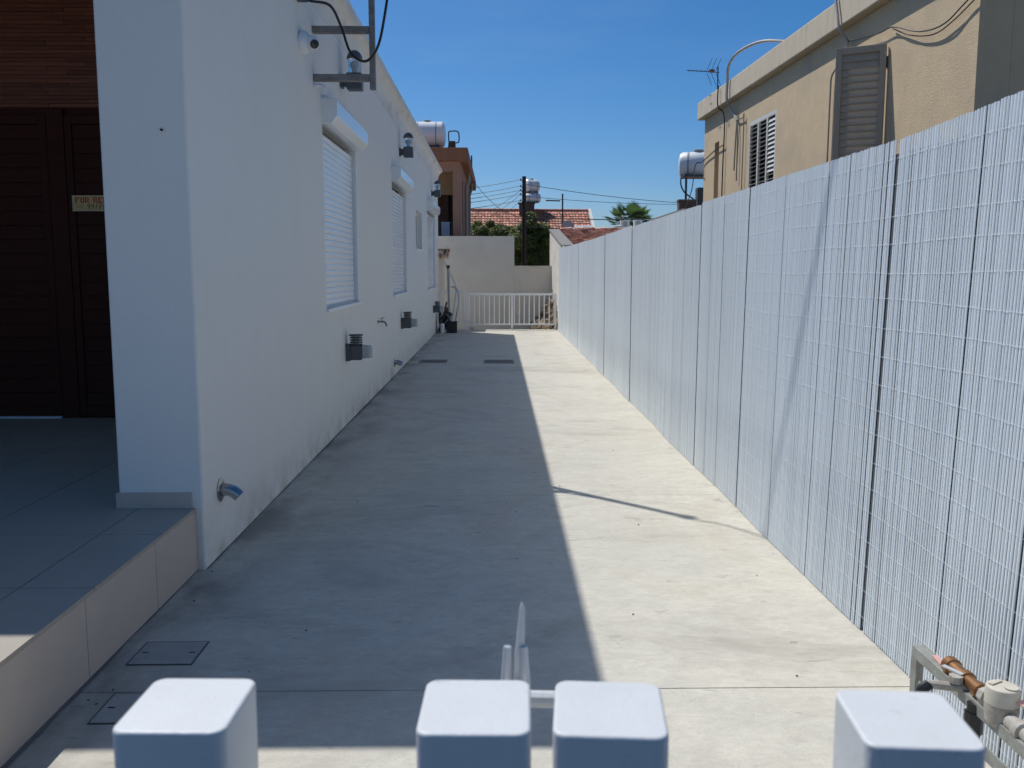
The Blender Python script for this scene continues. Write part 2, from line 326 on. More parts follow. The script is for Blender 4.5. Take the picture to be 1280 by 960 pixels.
# eave: a soft cove that swings out to the roof edge
prof = [(-1.83, 3.722)] + [(WX, 3.722)] + [(WX + 0.115 * (1 - math.cos(t)), 3.722 + 0.27 * math.sin(t)) for t in [i * math.pi / 2 / 8 for i in range(1, 9)]] + [(WX + 0.12, 4.075), (-1.83, 4.075)]
hpart('eave', MB().prism(prof, 'y', 4.66, 23.9), 'eave_stucco', smooth=True)
hpart('roof', boxm(-9, -1.832, 4.66, 23.9, 3.74, 4.06), 'stucco_white')
hpart('unseen_porch_wall', boxm(-9.0, -5.3, 4.66, 7.6, -0.05, 3.738), 'stucco_white')  # unseen side wall, added to keep the porch interior dark
hpart('interior', boxm(-8.9, -2.2, 7.75, 23.5, 0.0, 3.6), 'interior_dark')
# porch floor: base, tiles on top, tiles on the riser
pf = hpart('porch_floor', boxm(-8, -1.572, 1.2, 7.6, -0.05, 0.316), 'grout')
ys = [1.3, 2.02, 2.735, 3.455, 4.18, 4.90, 5.62, 6.34, 7.06, 7.6]; xs = [-5.3, -4.85, -4.25, -3.65, -3.05, -2.45, -1.85, -1.556]
for j in range(len(ys) - 1):
    for i in range(len(xs) - 1):
        y1 = ys[j + 1]; x1 = xs[i + 1]
        if xs[i] > -2.0 and ys[j] > 4.5: continue
        if xs[i] > -1.9 and y1 > 4.66: y1 = 4.66
        hpart('floor_tile', boxm(xs[i] + .003, x1 - .003, ys[j] + .003, y1 - .003, 0.314, 0.33), 'tile_porch', pf)
rys = [1.215, 1.93, 2.645, 3.37, 4.085, 4.655]
for j in range(len(rys) - 1):
    hpart('riser_tile', boxm(-1.574, -1.559, rys[j] + .0025, rys[j + 1] - .0025, 0.0, 0.313), 'tile_riser', pf)
hpart('skirting', boxm(-1.962, -1.575, 4.647, 4.662, 0.331, 0.412), 'tile_riser', pf)
hpart('skirting', boxm(-1.964, -1.951, 4.664, 7.59, 0.331, 0.412), 'tile_riser', pf)
# back of the porch: timber doors, lath cladding above
hpart('porch_back_wall', boxm(-5.3, -1.95, 7.66, 7.75, 0.0, 3.738), 'interior_dark')
door = hpart('door', boxm(-5.2, -1.96, 7.625, 7.655, 0.331, 2.83), 'door_wood')
def leaf_of(x0, x1):
    lf = MB().box(x0, x0 + .055, 7.585, 7.622, .345, 2.77).box(x1 - .055, x1, 7.585, 7.622, .345, 2.77)
    lf.box(x0 + .056, x1 - .056, 7.585, 7.622, 2.70, 2.77).box(x0 + .056, x1 - .056, 7.585, 7.622, .345, .43)
    hpart('leaf_frame', lf, 'door_wood', door, bevel=.004)
    n = 20; h = (2.70 - .43) / n
    me = boxm(x0 + .058, x1 - .058, 7.6, 7.622, .432, .432 + h - .006).mesh('plank', 'door_wood')
    for k in range(n): link('plank', me, door, (0, 0, k * h))
leaf_of(-5.05, -3.60); leaf_of(-3.455, -2.05)
hpart('mullion', boxm(-3.595, -3.46, 7.58, 7.622, .332, 2.825), 'door_wood', door, bevel=.004)
hpart('threshold', boxm(-5.0, -3.60, 7.555, 7.583, .331, .347), 'frame_white', door)
la = MB(); z = 2.835; k = 0
while z < 3.72:
    edges = [-5.3, -4.5 + .22 * (k % 3), -3.42 + .16 * ((k * 2) % 3 - 1), -1.96]
    for a, b in zip(edges, edges[1:]): la.box(a + .001, b - .001, 7.615 + random.uniform(0, .006), 7.658, z, z + .029)
    z += .032; k += 1
hpart('lath_cladding', la, 'clad_wood', stuff=True)

# roller shutters
def shutter(y0, y1, z0, z1):
    fr = MB().box(WX - .12, WX - .01, y0 + .001, y0 + .055, z0, z1).box(WX - .12, WX + .004, y1 - .055, y1 - .001, z0, z1)
    p = hpart('roller_shutter', fr, 'frame_white', bevel=.003)
    hpart('back_panel', boxm(WX - .20, WX - .13, y0, y1, z0, z1), 'dark_gap', p)
    pitch = .055; n = int((z1 - z0 - .19) / pitch) + 2
    pr = [(WX - .062, 0), (WX - .0445, .0), (WX - .040, .010), (WX - .038, .024), (WX - .039, .040), (WX - .0435, .052), (WX - .0465, .0546), (WX - .062, .0546)]
    sm = MB().prism(pr, 'y', y0 + .058, y1 - .075).mesh('slat', 'shutter_white', True)
    for k in range(n): link('slat', sm, p, (0, 0, z0 + .012 + k * pitch))
    hpart('bottom_bar', boxm(WX - .066, WX - .034, y0 + .058, y1 - .075, z0 + .001, z0 + .010), 'frame_white', p)
    bz = z1 - .02; bx = WX + .002
    cp = [(bx - .06, bz), (bx + .075, bz), (bx + .13, bz + .065), (bx + .13, bz + .195), (bx - .0, bz + .205), (bx - .06, bz + .205)]
    hpart('shutter_box', MB().prism(cp, 'y', y0 - .015, y1 - .02), 'shutter_white', p, bevel=.004)
    cp2 = [(q[0] + (.004 if q[0] > bx else 0), q[1] + (.004 if q[1] > bz + .1 else -.003)) for q in cp]
    hpart('end_cap', MB().prism(cp2, 'y', y0 - .025, y0 - .0155), 'frame_white', p, bevel=.002)
    hpart('sill', boxm(WX - .13, WX + .028, y0 - .02, y1 + .02, z0 - .035, z0 - .002), 'frame_white', p, bevel=.004)
for wdef in WIN: shutter(*wdef)
a, b, z0, z1 = LITTLE
lw = hpart('window', MB().box(WX - .13, WX - .09, a, a + .05, z0, z1).box(WX - .13, WX - .09, b - .05, b, z0, z1).box(WX - .13, WX - .09, a + .05, b - .05, z1 - .05, z1).box(WX - .13, WX - .09, a + .05, b - .05, z0, z0 + .05), 'frame_white')
hpart('pane', boxm(WX - .115, WX - .105, a + .05, b - .05, z0 + .05, z1 - .05), 'smoke_lens', lw)
hpart('sill', boxm(WX - .13, WX + .02, a - .01, b + .01, z0 - .03, z0 - .002), 'frame_white', lw)
hpart('fixing_screw', MB().lathe([(.006, 0), (.006, .012)], (-1.645, 4.659, 2.23), (0, -1, 0), 8), 'dark_gap')
# the piece of tiled canopy behind the rear corner
can = thing('tiled_canopy', 'small tiled canopy sticking out behind the far corner of the white house', 'canopy', (-1.5, 24.5, 2.0))
obj('bracket_slab', boxm(-2.2, -1.24, 24.0, 25.0, 2.08, 2.115), 'cream_wall_old', can, world=True)
ct = MB()
for r_ in range(4):
    for c_ in range(9):
        x0 = -1.98 + c_ * .085
        ct.tube([(x0, 24.02 + r_ * .2, 1.86 + r_ * .05), (x0, 24.24 + r_ * .2, 1.93 + r_ * .05)], .036, 6)
obj('roof_tiles', ct, 'roof_tile_near', can, world=True, stuff=True)
can2 = obj('canopy_support', boxm(-2.2, -1.42, 24.3, 25.0, -.25, 2.048), 'cream_render', can, world=True)

# ------------------------------------------------------------ wall lamps, spouts, tap, camera
def low_lamp():
    t = thing('louvred_wall_lamp', '', 'wall lamp', (0, 0, 0), 0, 'louvred lamps low on the white wall')
    obj('wall_plate', boxm(0.001, .045, -.06, .06, -.02, .15), 'lamp_grey', t, bevel=.004)
    obj('body', boxm(.046, .158, -.055, .055, -.01, .135), 'lamp_grey', t, bevel=.006)
    obj('core', MB().lathe([(.038, .136), (.038, .232)], (.10, 0, 0), n=16), 'sensor_grey', t, smooth=True)
    me = MB().lathe([(.066, 0), (.068, .005), (.050, .012)], (.10, 0, 0), n=20).mesh('louvre', 'lamp_grey', True)
    for k in range(4): link('louvre', me, t, (0, 0, .138 + k * .024))
    obj('cap', MB().lathe([(.07, .233), (.072, .240), (.066, .247)], (.10, 0, 0), n=20), 'lamp_grey', t, smooth=True)
    for q in range(4):
        an = q * math.pi / 2 + .6
        obj('rod', MB().tube([(.10 + .055 * math.cos(an), .055 * math.sin(an), .136), (.10 + .055 * math.cos(an), .055 * math.sin(an), .233)], .004, 6), 'lamp_grey', t)
    se = obj('sensor', boxm(.159, .20, -.035, .035, .005, .14), 'sensor_grey', t, bevel=.008)
    obj('sensor_head', MB().lathe([(.03, 0), (.04, .01), (.04, .10), (.03, .125)], (.222, 0, .01), n=14), 'sensor_grey', t, smooth=True)
    return t
L0 = low_lamp()
spec = [(9.24, .66, 'louvred grey wall lamp with pale sensor, below the nearest roller shutter'),
        (14.55, .645, 'louvred grey wall lamp low on the wall below the middle roller shutter'),
        (21.78, .56, 'louvred grey wall lamp beside the black cables, below the farthest roller shutter')]
for i, (y, z, lb) in enumerate(spec):
    o = L0 if i == 0 else copy_tree(L0)
    o.location = (WX, y, z); o['label'] = lb
def high_lamp():
    t = thing('lantern_wall_lamp', '', 'wall lamp', (0, 0, 0), 0, 'lantern lamps high on the white wall')
    obj('wall_plate', boxm(0.001, .028, -.055, .055, .02, .14), 'lamp_grey', t, bevel=.004)
    obj('arm', boxm(.029, .066, -.04, .04, .035, .125), 'lamp_grey', t, bevel=.004)
    obj('body', boxm(.067, .213, -.07, .07, 0, .155), 'lamp_grey', t, bevel=.007)
    obj('glass', MB().lathe([(.064, .156), (.064, .29)], (.14, 0, 0), n=20), 'clear_glass', t, smooth=True)
    obj('bulb', MB().lathe([(.018, .157), (.02, .2), (.034, .225), (.03, .255), (.01, .27)], (.14, 0, 0), n=14), 'camera_white', t, smooth=True)
    obj('dome_cap', MB().lathe([(.072, .291), (.076, .30), (.072, .32), (.055, .35), (.03, .37), (.004, .378)], (.14, 0, 0), n=20), 'lamp_grey', t, smooth=True)
    return t
H0 = high_lamp()
spec = [(9.25, 3.28, 'domed lantern wall lamp behind the rusty bracket, above the nearest roller shutter'),
        (14.65, 3.28, 'domed lantern wall lamp high on the wall above the middle roller shutter'),
        (21.6, 3.21, 'domed lantern wall lamp near the roof end above the farthest roller shutter')]
for i, (y, z, lb) in enumerate(spec):
    o = H0 if i == 0 else copy_tree(H0)
    o.location = (WX, y, z); o['label'] = lb

def spout(y, z, lb, s=1.0):
    t = thing('drain_spout', lb, 'spout', (WX, y, z), 0, 'chrome drain spouts in the white wall')
    obj('flange', MB().lathe([(.068 * s, .001), (.068 * s, .006), (.055 * s, .012), (.04 * s, .014)], axis=(1, 0, 0), n=24), 'chrome', t, smooth=True)
    p = [Vector((.012, 0, 0)), Vector((.05, 0, -.002)), Vector((.08, 0, -.014)), Vector((.108, 0, -.038))]
    obj('nozzle', MB().tube(curve([q * s for q in p], 5), .036 * s, 18, cap=False), 'chrome', t, smooth=True)
    obj('bore', MB().tube([(q * s)[:] for q in p[:3]], .031 * s, 14), 'dark_gap', t, smooth=True)
    return t
spout(4.95, .355, 'chrome drain spout near the front corner of the white house', 0.95)
spout(13.49, .20, 'chrome drain spout low on the wall between the two nearer louvred lamps', 1.0)
t = thing('tap', 'small chrome garden tap on the white wall between two louvred lamps', 'tap', (WX, 11.7, .895))
obj('flange', MB().lathe([(.022, .001), (.022, .01)], axis=(1, 0, 0), n=14), 'galvanised', t, smooth=True)
obj('body', MB().tube(curve([(.008, 0, 0), (.05, 0, 0), (.085, 0, -.004), (.105, 0, -.03), (.11, 0, -.06)], 5), .012, 10), 'galvanised', t, smooth=True)
obj('handle', MB().tube([(.055, 0, .01), (.055, 0, .04)], .006, 8).obox((.06, 0, .045), (.06, .014, .01), Matrix.Rotation(-.3, 3, 'Y')), 'galvanised', t)

t = thing('security_camera', 'white turret security camera on the wall beside the rusty bracket', 'camera', (WX, 7.4, 3.29))
obj('base', MB().lathe([(.075, .001), (.078, .012), (.074, .03), (.06, .05), (.045, .06)], axis=(1, 0, -.12), n=24), 'camera_white', t, smooth=True)
ax = Vector((.55, -.75, -.32)).normalized()
obj('eyeball', MB().lathe([(.05 * math.sin(a), .05 * -math.cos(a)) for a in [i * math.pi / 10 for i in range(1, 9)]], (.075, -.01, -.005), ax, 20), 'camera_white', t, smooth=True)
obj('lens', MB().lathe([(.029, .0), (.028, .008), (.02, .012), (.004, .013)], Vector((.075, -.01, -.005)) + ax * .042, ax, 18), 'smoke_lens', t, smooth=True)
t.scale = (1.2, 1.2, 1.2)
t = thing('outlet_elbow', 'small white pipe elbow on the wall below the rusty bracket', 'pipe', (WX, 7.9, 3.06))
obj('plate', MB().lathe([(.04, .001), (.04, .008)], axis=(1, 0, 0), n=16), 'frame_white', t)
obj('elbow', MB().tube(curve([(.008, 0, 0), (.06, 0, .0), (.085, 0, -.02), (.09, 0, -.06)], 5), .02, 12), 'frame_white', t, smooth=True)

# rusty bracket with its mast, cables
br = thing('mast_bracket', 'rusty steel bracket holding an upright mast out from the white wall', 'bracket', (WX, 7.9, 3.0))
MX = -1.03
obj('arm', boxm(WX + .001, MX - .025, 7.87, 7.93, 3.48, 3.535), 'galvanised', br, world=True, bevel=.004)
obj('arm', boxm(WX + .001, MX - .025, 7.87, 7.93, 3.098, 3.153), 'galvanised', br, world=True, bevel=.004)
obj('mast', boxm(MX - .024, MX + .024, 7.876, 7.924, 3.03, 5.0), 'galvanised', br, world=True, bevel=.005)
obj('bolt', MB().lathe([(.012, 0), (.012, .015)], (MX, 7.875, 3.5), (0, -1, 0), 8), 'galvanised', br, world=True)
obj('insulator', MB().lathe([(.03, 0), (.05, .02), (.03, .04), (.05, .06), (.02, .08)], (MX, 7.9, 5.002), n=14), 'ac_dark', br, world=True, smooth=True)
cb = obj('bracket_cable', MB().tube(curve([(WX - .01, 7.55, 3.70), (WX + .06, 7.5, 3.63), (WX + .2, 7.6, 3.62), (-1.26, 7.75, 3.5), (-1.19, 7.78, 3.30), (-1.07, 7.78, 3.235), (-.97, 7.76, 3.34), (-.91, 7.74, 3.56), (-.87, 7.74, 3.85), (-.90, 7.8, 4.2), (-.98, 7.84, 4.7), (-1.0, 7.85, 5.0)], 8), .011, 8), 'cable_black', smooth=True)
tag(cb, 'black cable looping from the white wall under the rusty mast', 'cable')
sc_ = obj('service_cable', MB().tube(curve([(MX, 7.87, 5.07), (-.90, 7.71, 5.5), (-.30, 6.24, 6.2), (.6, 4.1, 6.9), (4.0, -4.0, 8.6)], 8), .010, 8), 'cable_black', smooth=True)
tag(sc_, 'overhead service cable running from the mast top towards the street', 'cable')
bx_ = obj('junction_box', MB().box(WX + .001, WX + .08, 7.24, 7.36, 3.575, 3.66), 'black_plastic', bevel=.005)
tag(bx_, 'small black junction box high on the white wall above the security camera', 'junction box')

# FOR RENT card on the door
GL = {'F': [(0,0,1.2,7),(0,6,4.4,7),(1.2,3.2,3.2,4.1),(3.7,5,4.4,6),(-.5,0,2,.7),(2.8,2.7,3.3,4.7)],
      'O': [(0.2,1,1.5,6),(3.3,1,4.6,6),(1,0,3.8,1),(1,6,3.8,7)],
      'R': [(0,0,1.2,7),(1.2,6.1,3.6,7),(1.2,3.3,3.6,4.2),(3.2,4.1,4.4,6.2),(2.6,1.6,3.6,3.4),(3.2,0,4.7,1.8),(-.5,0,2,.7),(-.5,6.3,0,7)],
      'E': [(0,0,1.2,7),(1.2,6,4.3,7),(1.2,0,4.3,1),(1.2,3.2,3.1,4.1),(3.7,5,4.3,6),(3.7,1,4.3,2),(-.5,0,0,.7),(-.5,6.3,0,7)],
      'N': [(0,0,1,7),(3.8,0,4.8,7),(1,4.3,2,6.6),(1.9,2.4,2.9,4.6),(2.8,.5,3.8,2.8),(-.5,0,1.5,.7),(-.5,6.3,1,7),(3.2,6.3,5.3,7)],
      'T': [(1.7,0,2.9,7),(0,6,4.6,7),(0,5,.6,6),(4,5,4.6,6),(1,0,3.6,.7)]}
sg = thing('for_rent_card', 'FOR RENT card with a handwritten number on the dark timber door', 'sign', (-3.2, 7.585, 2.08))
obj('card', boxm(-.222, .23, -.0015, .0015, -.063, .063), 'sign_card', sg)
obj('card_border', MB().box(-.218, .226, -.0028, -.0016, .056, .060).box(-.218, .226, -.0028, -.0016, -.060, -.056).box(-.218, -.214, -.0028, -.0016, -.056, .056), 'ac_white', sg)
x = -.195; u = .0066
for ch in 'FOR RENT':
    if ch == ' ': x += .028; continue
    tm = MB()
    for (a, b, c, d) in GL[ch]: tm.box(x + a * u, x + c * u, -.004 - random.random() * .0004, -.0016, .002 + b * u, .002 + d * u)
    x += 5.9 * u
    obj('letter', tm, 'sign_red', sg)
obj('print_lines', MB().box(-.195, -.135, -.003, -.0016, -.020, -.015).box(-.195, -.145, -.003, -.0016, -.036, -.031), 'sign_orange', sg)
STR = {'9': [(.8,.6),(.2,.55),(.15,.9),(.6,1),(.8,.7),(.7,0)], '1': [(.5,1),(.45,0)], '7': [(.1,1),(.85,1),(.4,0)], '0': [(.4,1),(.1,.5),(.4,.0),(.8,.5),(.4,1)], '8': [(.8,.9),(.2,.8),(.75,.25),(.3,0),(.2,.3),(.8,.9)], '-': [(.1,.5),(.8,.55)], '2': [(.1,.8),(.5,1),(.8,.7),(.1,0),(.9,.05)]}
hm = MB(); x = -.105
for ch in '991710 8':
    if ch != ' ': hm.tube([(x + px * .023 + py * .006, -.0035, -.048 + py * .042) for px, py in STR[ch]], .0022, 5)
    if ch == '7': hm.tube([(x + .004, -.0035, -.028), (x + .022, -.0035, -.026)], .002, 5)
    x += .03 if ch != ' ' else .012
obj('handwriting', hm, 'sign_ink', sg)

# ------------------------------------------------------------ covers and drains in the driveway
def cover(x0, x1, y0, y1, lb, grate=False, skew=0.0):
    t = thing('drain_grate' if grate else 'inspection_cover', lb, 'drain' if grate else 'manhole cover', ((x0 + x1) / 2, (y0 + y1) / 2, 0), skew)
    hx, hy = (x1 - x0) / 2, (y1 - y0) / 2; w_ = .006
    if not grate:
        obj('frame', MB().box(-hx, hx, -hy, -hy + w_, .0005, .004).box(-hx, hx, hy - w_, hy, .0005, .004).box(-hx, -hx + w_, -hy + w_, hy - w_, .0005, .004).box(hx - w_, hx, -hy + w_, hy - w_, .0005, .004), 'grate_frame', t)
        obj('plate', boxm(-hx + w_, hx - w_, -hy + w_, hy - w_, .0005, .0045), 'cover_concrete', t)
        for sx in (-1, 1): obj('lifting_slot', boxm(sx * hx * .72 - .012, sx * hx * .72 + .012, -.004, .004, .0045, .0055), 'dark_gap', t)
    else:
        obj('frame', MB().box(-hx, hx, -hy, -hy + .03, .0005, .008).box(-hx, hx, hy - .03, hy, .0005, .008).box(-hx, -hx + .03, -hy + .03, hy - .03, .0005, .008).box(hx - .03, hx, -hy + .03, hy - .03, .0005, .008), 'grate_dark', t)
        obj('pit', boxm(-hx + .03, hx - .03, -hy + .03, hy - .03, .0005, .002), 'ac_dark', t)
        me = boxm(-hx + .03, hx - .03, -.011, .011, .002, .007).mesh('bar', 'grate_dark'); n = int((2 * hy - .08) / .045)
        for k in range(n): link('bar', me, t, (0, -hy + .055 + k * .045, 0))
cover(-1.47, -1.21, 3.487, 3.715, 'square inspection cover beside the porch riser, second from the gate', skew=.0)
cover(-1.412, -1.15, 3.012, 3.24, 'square inspection cover beside the porch riser, nearest to the gate')
cover(-.236, .277, 15.25, 15.80, 'dark drain grate in the middle of the driveway', True)
cover(-1.33, -.86, 15.35, 15.85, 'dark drain grate close to the foot of the white wall', True)
lt = MB()
for k in range(45):
    x = random.uniform(-1.4, 1.5); y = random.choice([random.uniform(2.5, 9), random.uniform(3, 22)])
    if random.random() < .35: x = random.choice([random.uniform(1.3, 1.52), random.uniform(-1.5, -1.35)])
    s = random.uniform(.002, .007)
    lt.obox((x, y, .003), (s, s * random.uniform(.4, 1.6), .004), Matrix.Rotation(random.random() * 6, 3, 'Z'))
o = obj('leaf_litter', lt, 'litter'); o['kind'] = 'stuff'; o['label'] = 'scattered bits of dry leaf on the driveway'; o['category'] = 'litter'

# ------------------------------------------------------------ reed fence on the right
FX = 1.56
fence = thing('reed_fence', 'white plastic reed screen fence along the right of the driveway', 'fence', (FX, 12, 0))
seams = [0.9, 2.28, 3.72, 5.83, 7.12, 8.42, 9.6, 10.72, 12.1, 13.4, 14.9, 16.3, 17.9, 19.6, 21.2, 22.4, 23.55]
def lean(y): return -.065 if y < 4 else -.065 + .03 * min(1, (y - 4) / 3) if y < 7 else -.035 + .035 * min(1, (y - 7) / 6)
def surf(y):    # gentle waviness of the screen, in metres across
    return .007 * math.sin(y * 2.1 + .7) + .0025 * math.sin(y * 4.3)
PITCH = .0192
EXTRA = (2.62, 3.10, 3.80, 3.85, 4.45, 5.10, 5.89, 6.45, 7.7, 9.0, 10.1, 11.3, 12.7, 14.1)   # reeds pushed apart
OFF = []
for a, b in zip(seams, seams[1:]):
    pb = MB(); y = a + random.uniform(.010, .016); off = random.uniform(-.006, .006); OFF.append(off); k = 0
    topj = random.uniform(-.008, .008)
    while y < b - .022:
        w_ = PITCH * random.uniform(.97, 1.03)
        if any(g_ - .02 < y < g_ for g_ in EXTRA) or random.random() < .03: y += random.uniform(.003, .009)           # a gap
        dx = random.uniform(-.0007, .0007); tw = .3 * math.sin(y * 2.3 + 2 * math.sin(y * .9)) + random.uniform(-.5, .5)
        d = .0032; zt = 2.048 + (topj if y > 3.7 else .003) + .042 * max(0, (3.75 - y) / 1.2) + random.uniform(-.003, .002) + .05 * max(0, (y - 19) / 5); zb = .006
        ln = random.uniform(-.0015, .0015)
        n = 5; zs = [zb, .7, 1.4, zt]; vs = []
        bow = [0, random.uniform(-.0007, .0007), random.uniform(-.0007, .0007), 0]
        for zi, z in enumerate(zs):
            yc = y + w_ / 2 + lean(y) * (z - 1.0) * 1.0 + ln * (z - 1) * .35
            xc = FX + surf(yc + .15 * z) + off + dx + bow[zi]
            for q in range(n):
                t = (q / (n - 1)) * 2 - 1
                vs.append((xc - d * (1 - t * t) + .0012 * t * tw, yc + t * w_ * .395, z))
        fs = [(zi * n + q, zi * n + q + 1, (zi + 1) * n + q + 1, (zi + 1) * n + q) for zi in range(3) for q in range(n - 1)]
        # thickness: a flat back and a closed top
        o_ = len(vs)
        for zi in (0, 3):
            base = vs[zi * n], vs[zi * n + n - 1]
            for p in base: vs.append((p[0] + .0015, p[1], p[2]))
        fs += [(o_, o_ + 1, o_ + 3, o_ + 2), tuple([3 * n + q for q in range(n)]) + (o_ + 3, o_ + 2), (0, 3 * n, o_ + 2, o_), (n - 1, 4 * n - 1, o_ + 3, o_ + 1)]
        pb.add(vs, fs); y += w_; k += 1
    nb = MB(); yn = a - .012
    while yn < b + .01:
        q = [(yn, .02), (min(yn + .06, b + .012), .02), (min(yn + .06, b + .012), 2.0), (yn, 2.0)]
        P4 = []
        for (yq, zq) in q:
            yl = yq + lean(yq) * (zq - 1.0); P4.append((FX + surf(yl + .15 * zq) + off + .0042, yl, zq))
        nb.add(P4 + [(p[0] + .001, p[1], p[2]) for p in P4], [(0, 1, 2, 3), (7, 6, 5, 4), (0, 4, 5, 1), (1, 5, 6, 2), (2, 6, 7, 3), (3, 7, 4, 0)]); yn += .06
    obj('gap_shade_sheet', nb, 'gap_shade_dark', fence, world=True)  # dark sheet added so the gaps between reeds look shaded
    obj('reed_panel', pb, 'reed_white', fence, world=True, smooth=True, stuff=True)
for k in range(18):
    z0 = .075 + k * .1125; wv = MB(); a0 = 0.95; pts = []; ph = random.random() * 6; step = .031
    y = a0
    while y < 23.5:
        if y > 12: step = .12
        zz = z0 + .006 * math.sin(y * 1.3 + ph) + .004 * math.sin(y * 4.1 + ph * 2) + random.uniform(-.0008, .0008)
        yy = y + lean(y) * (zz - 1.0)
        near = min(abs(yy - s_ - lean(s_) * (zz - 1)) for s_ in seams)
        idx = max(0, sum(1 for s_ in seams if s_ + lean(s_) * (zz - 1) < yy) - 1); of = OFF[min(idx, len(OFF) - 1)]
        pts.append((FX + surf(yy + .15 * zz) + of - .0044 + (.0030 if int(y / .031) % 3 == 0 else -.0004) + random.uniform(-.0005, .0005), yy, zz)); y += step
    wv.tube(pts, .00075, 3)
    obj('wire', wv, 'wire_white', fence, world=True)
for s_ in seams:
    ys_ = [(s_ + lean(s_) * (z_ - 1.0), z_) for z_ in (0.0, 2.0)]
    obj('post_or_seam_strip', MB().prism([(ys_[0][0] - .03, 0.0), (ys_[0][0] + .03, 0.0), (ys_[1][0] + .03, 2.0), (ys_[1][0] - .03, 2.0)], 'x', FX + .022, FX + .034), 'strip_rail_grey', fence, world=True)  # dark strip added behind each seam to darken the open joint
for z in (.35, 1.75): obj('back_rail', boxm(FX + .038, FX + .055, .95, 23.55, z, z + .03), 'strip_rail_grey', fence, world=True)

# ------------------------------------------------------------ water meter on its angle-iron frame
wm = thing('meter_frame', 'low galvanised angle iron frame against the reed fence by the gate', 'frame', (1.36, 2.3, 0))
def angle(p0, p1, wdt=.04, th=.005):   # L section along +Y
    x, y0, z = p0; y1 = p1[1]
    return MB().box(x, x + wdt, y1, y0, z - th, z).box(x - th, x, y1, y0, z - wdt, z)
obj('top_bar', angle((1.345, 2.83, .345), (1.345, 1.55, .345), .036), 'angle_steel', wm, world=True, bevel=.001)
obj('leg', MB().box(1.341, 1.346, 2.80, 2.835, .0, .308).box(1.346, 1.381, 2.83, 2.835, .0, .339), 'angle_steel', wm, world=True)
obj('leg', MB().box(1.341, 1.346, 1.62, 1.655, .0, .308).box(1.346, 1.381, 1.62, 1.625, .0, .339), 'angle_steel', wm, world=True)
obj('low_bar', boxm(1.347, 1.352, 1.66, 2.79, .20, .24), 'angle_steel', wm, world=True)
mt = thing('water_meter', 'water meter with round cream lid and brass pipework on the angle iron frame', 'water meter', (1.364, 2.345, .345))
MY = 2.345; PX_ = 1.364; PZ = .366
obj('body', MB().lathe([(.027, -.045), (.041, -.03), (.044, 0), (.044, .02)], (PX_, MY, PZ), n=22), 'meter_body', mt, world=True, smooth=True)
lid = obj('lid', MB().lathe([(.044, .021), (.0445, .055), (.042, .066), (.039, .068)], (PX_, MY, PZ), n=26), 'meter_cream', mt, world=True, smooth=True)
obj('lid_ring', MB().lathe([(.017, .0682), (.018, .072), (.012, .072)], (PX_ + .012, MY - .018, PZ), n=14), 'meter_cream', lid, world=False, smooth=True)
obj('lid_bar', MB().obox((PX_ - .012, MY + .018, PZ + .0705), (.045, .012, .004), Matrix.Rotation(.5, 3, 'Z')), 'meter_cream', lid, world=False)
obj('inlet', MB().lathe([(.022, .048), (.022, .085), (.028, .088), (.028, .112), (.019, .115), (.019, .20)], (PX_, MY, PZ - .01), (0, -1, 0), 12), 'meter_body', mt, world=True, smooth=True)
obj('outlet_nut', MB().lathe([(.02, .047), (.02, .06), (.027, .062), (.027, .085), (.018, .088), (.018, .1)], (PX_, MY, PZ), (0, 1, 0), 8), 'meter_body', mt, world=True)
obj('brass_pipe', MB().lathe([(.018, .10), (.024, .102), (.024, .125), (.019, .127), (.019, .175), (.025, .177), (.025, .20), (.02, .202), (.022, .26), (.027, .262), (.027, .29), (.018, .292)], (PX_, MY, PZ), (0, 1, 0), 16), 'brass', mt, world=True, smooth=True)
obj('stop_valve', MB().tube([(PX_ - .001, MY + .165, PZ - .018), (PX_ - .055, MY + .19, PZ - .022), (PX_ - .10, MY + .205, PZ - .022)], .013, 10).lathe([(.02, 0), (.02, .02)], (PX_ - .035, MY + .18, PZ - .005), (0, 0, 1), 8), 'meter_body', mt, world=True, smooth=True)
obj('valve_lever', MB().obox((PX_ - .03, MY + .21, PZ + .018), (.014, .07, .004), Matrix.Rotation(.4, 3, 'Z')), 'zinc', mt, world=True)
obj('riser_pipe', MB().tube([(PX_ - .02, MY + .10, PZ - .03), (PX_ - .02, MY + .10, .17), (PX_ - .02, MY + .10, 0)], .02, 12).tube([(PX_ - .02, MY + .10, .25), (PX_ - .02, MY + .10, .31)], .026, 10), 'black_plastic', mt, world=True, smooth=True)
obj('hose', MB().tube(curve([(PX_ - .10, MY + .205, PZ - .022), (PX_ - .125, MY + .20, PZ - .05), (PX_ - .12, MY + .18, .2), (PX_ - .06, MY + .14, 0)], 6), .016, 10), 'black_plastic', mt, world=True, smooth=True)
tg = obj('seal_tag', MB().obox((1.366, 2.69, .3475), (.018, .10, .003), Matrix.Rotation(-.1, 3, 'Z')), 'tag_pink', mt, world=True)
tg2 = obj('seal_tag', MB().obox((1.42, 2.275, .395), (.05, .09, .003), Matrix.Rotation(.5, 3, 'Z') @ Matrix.Rotation(.3, 3, 'X')), 'tag_pink', mt, world=True)

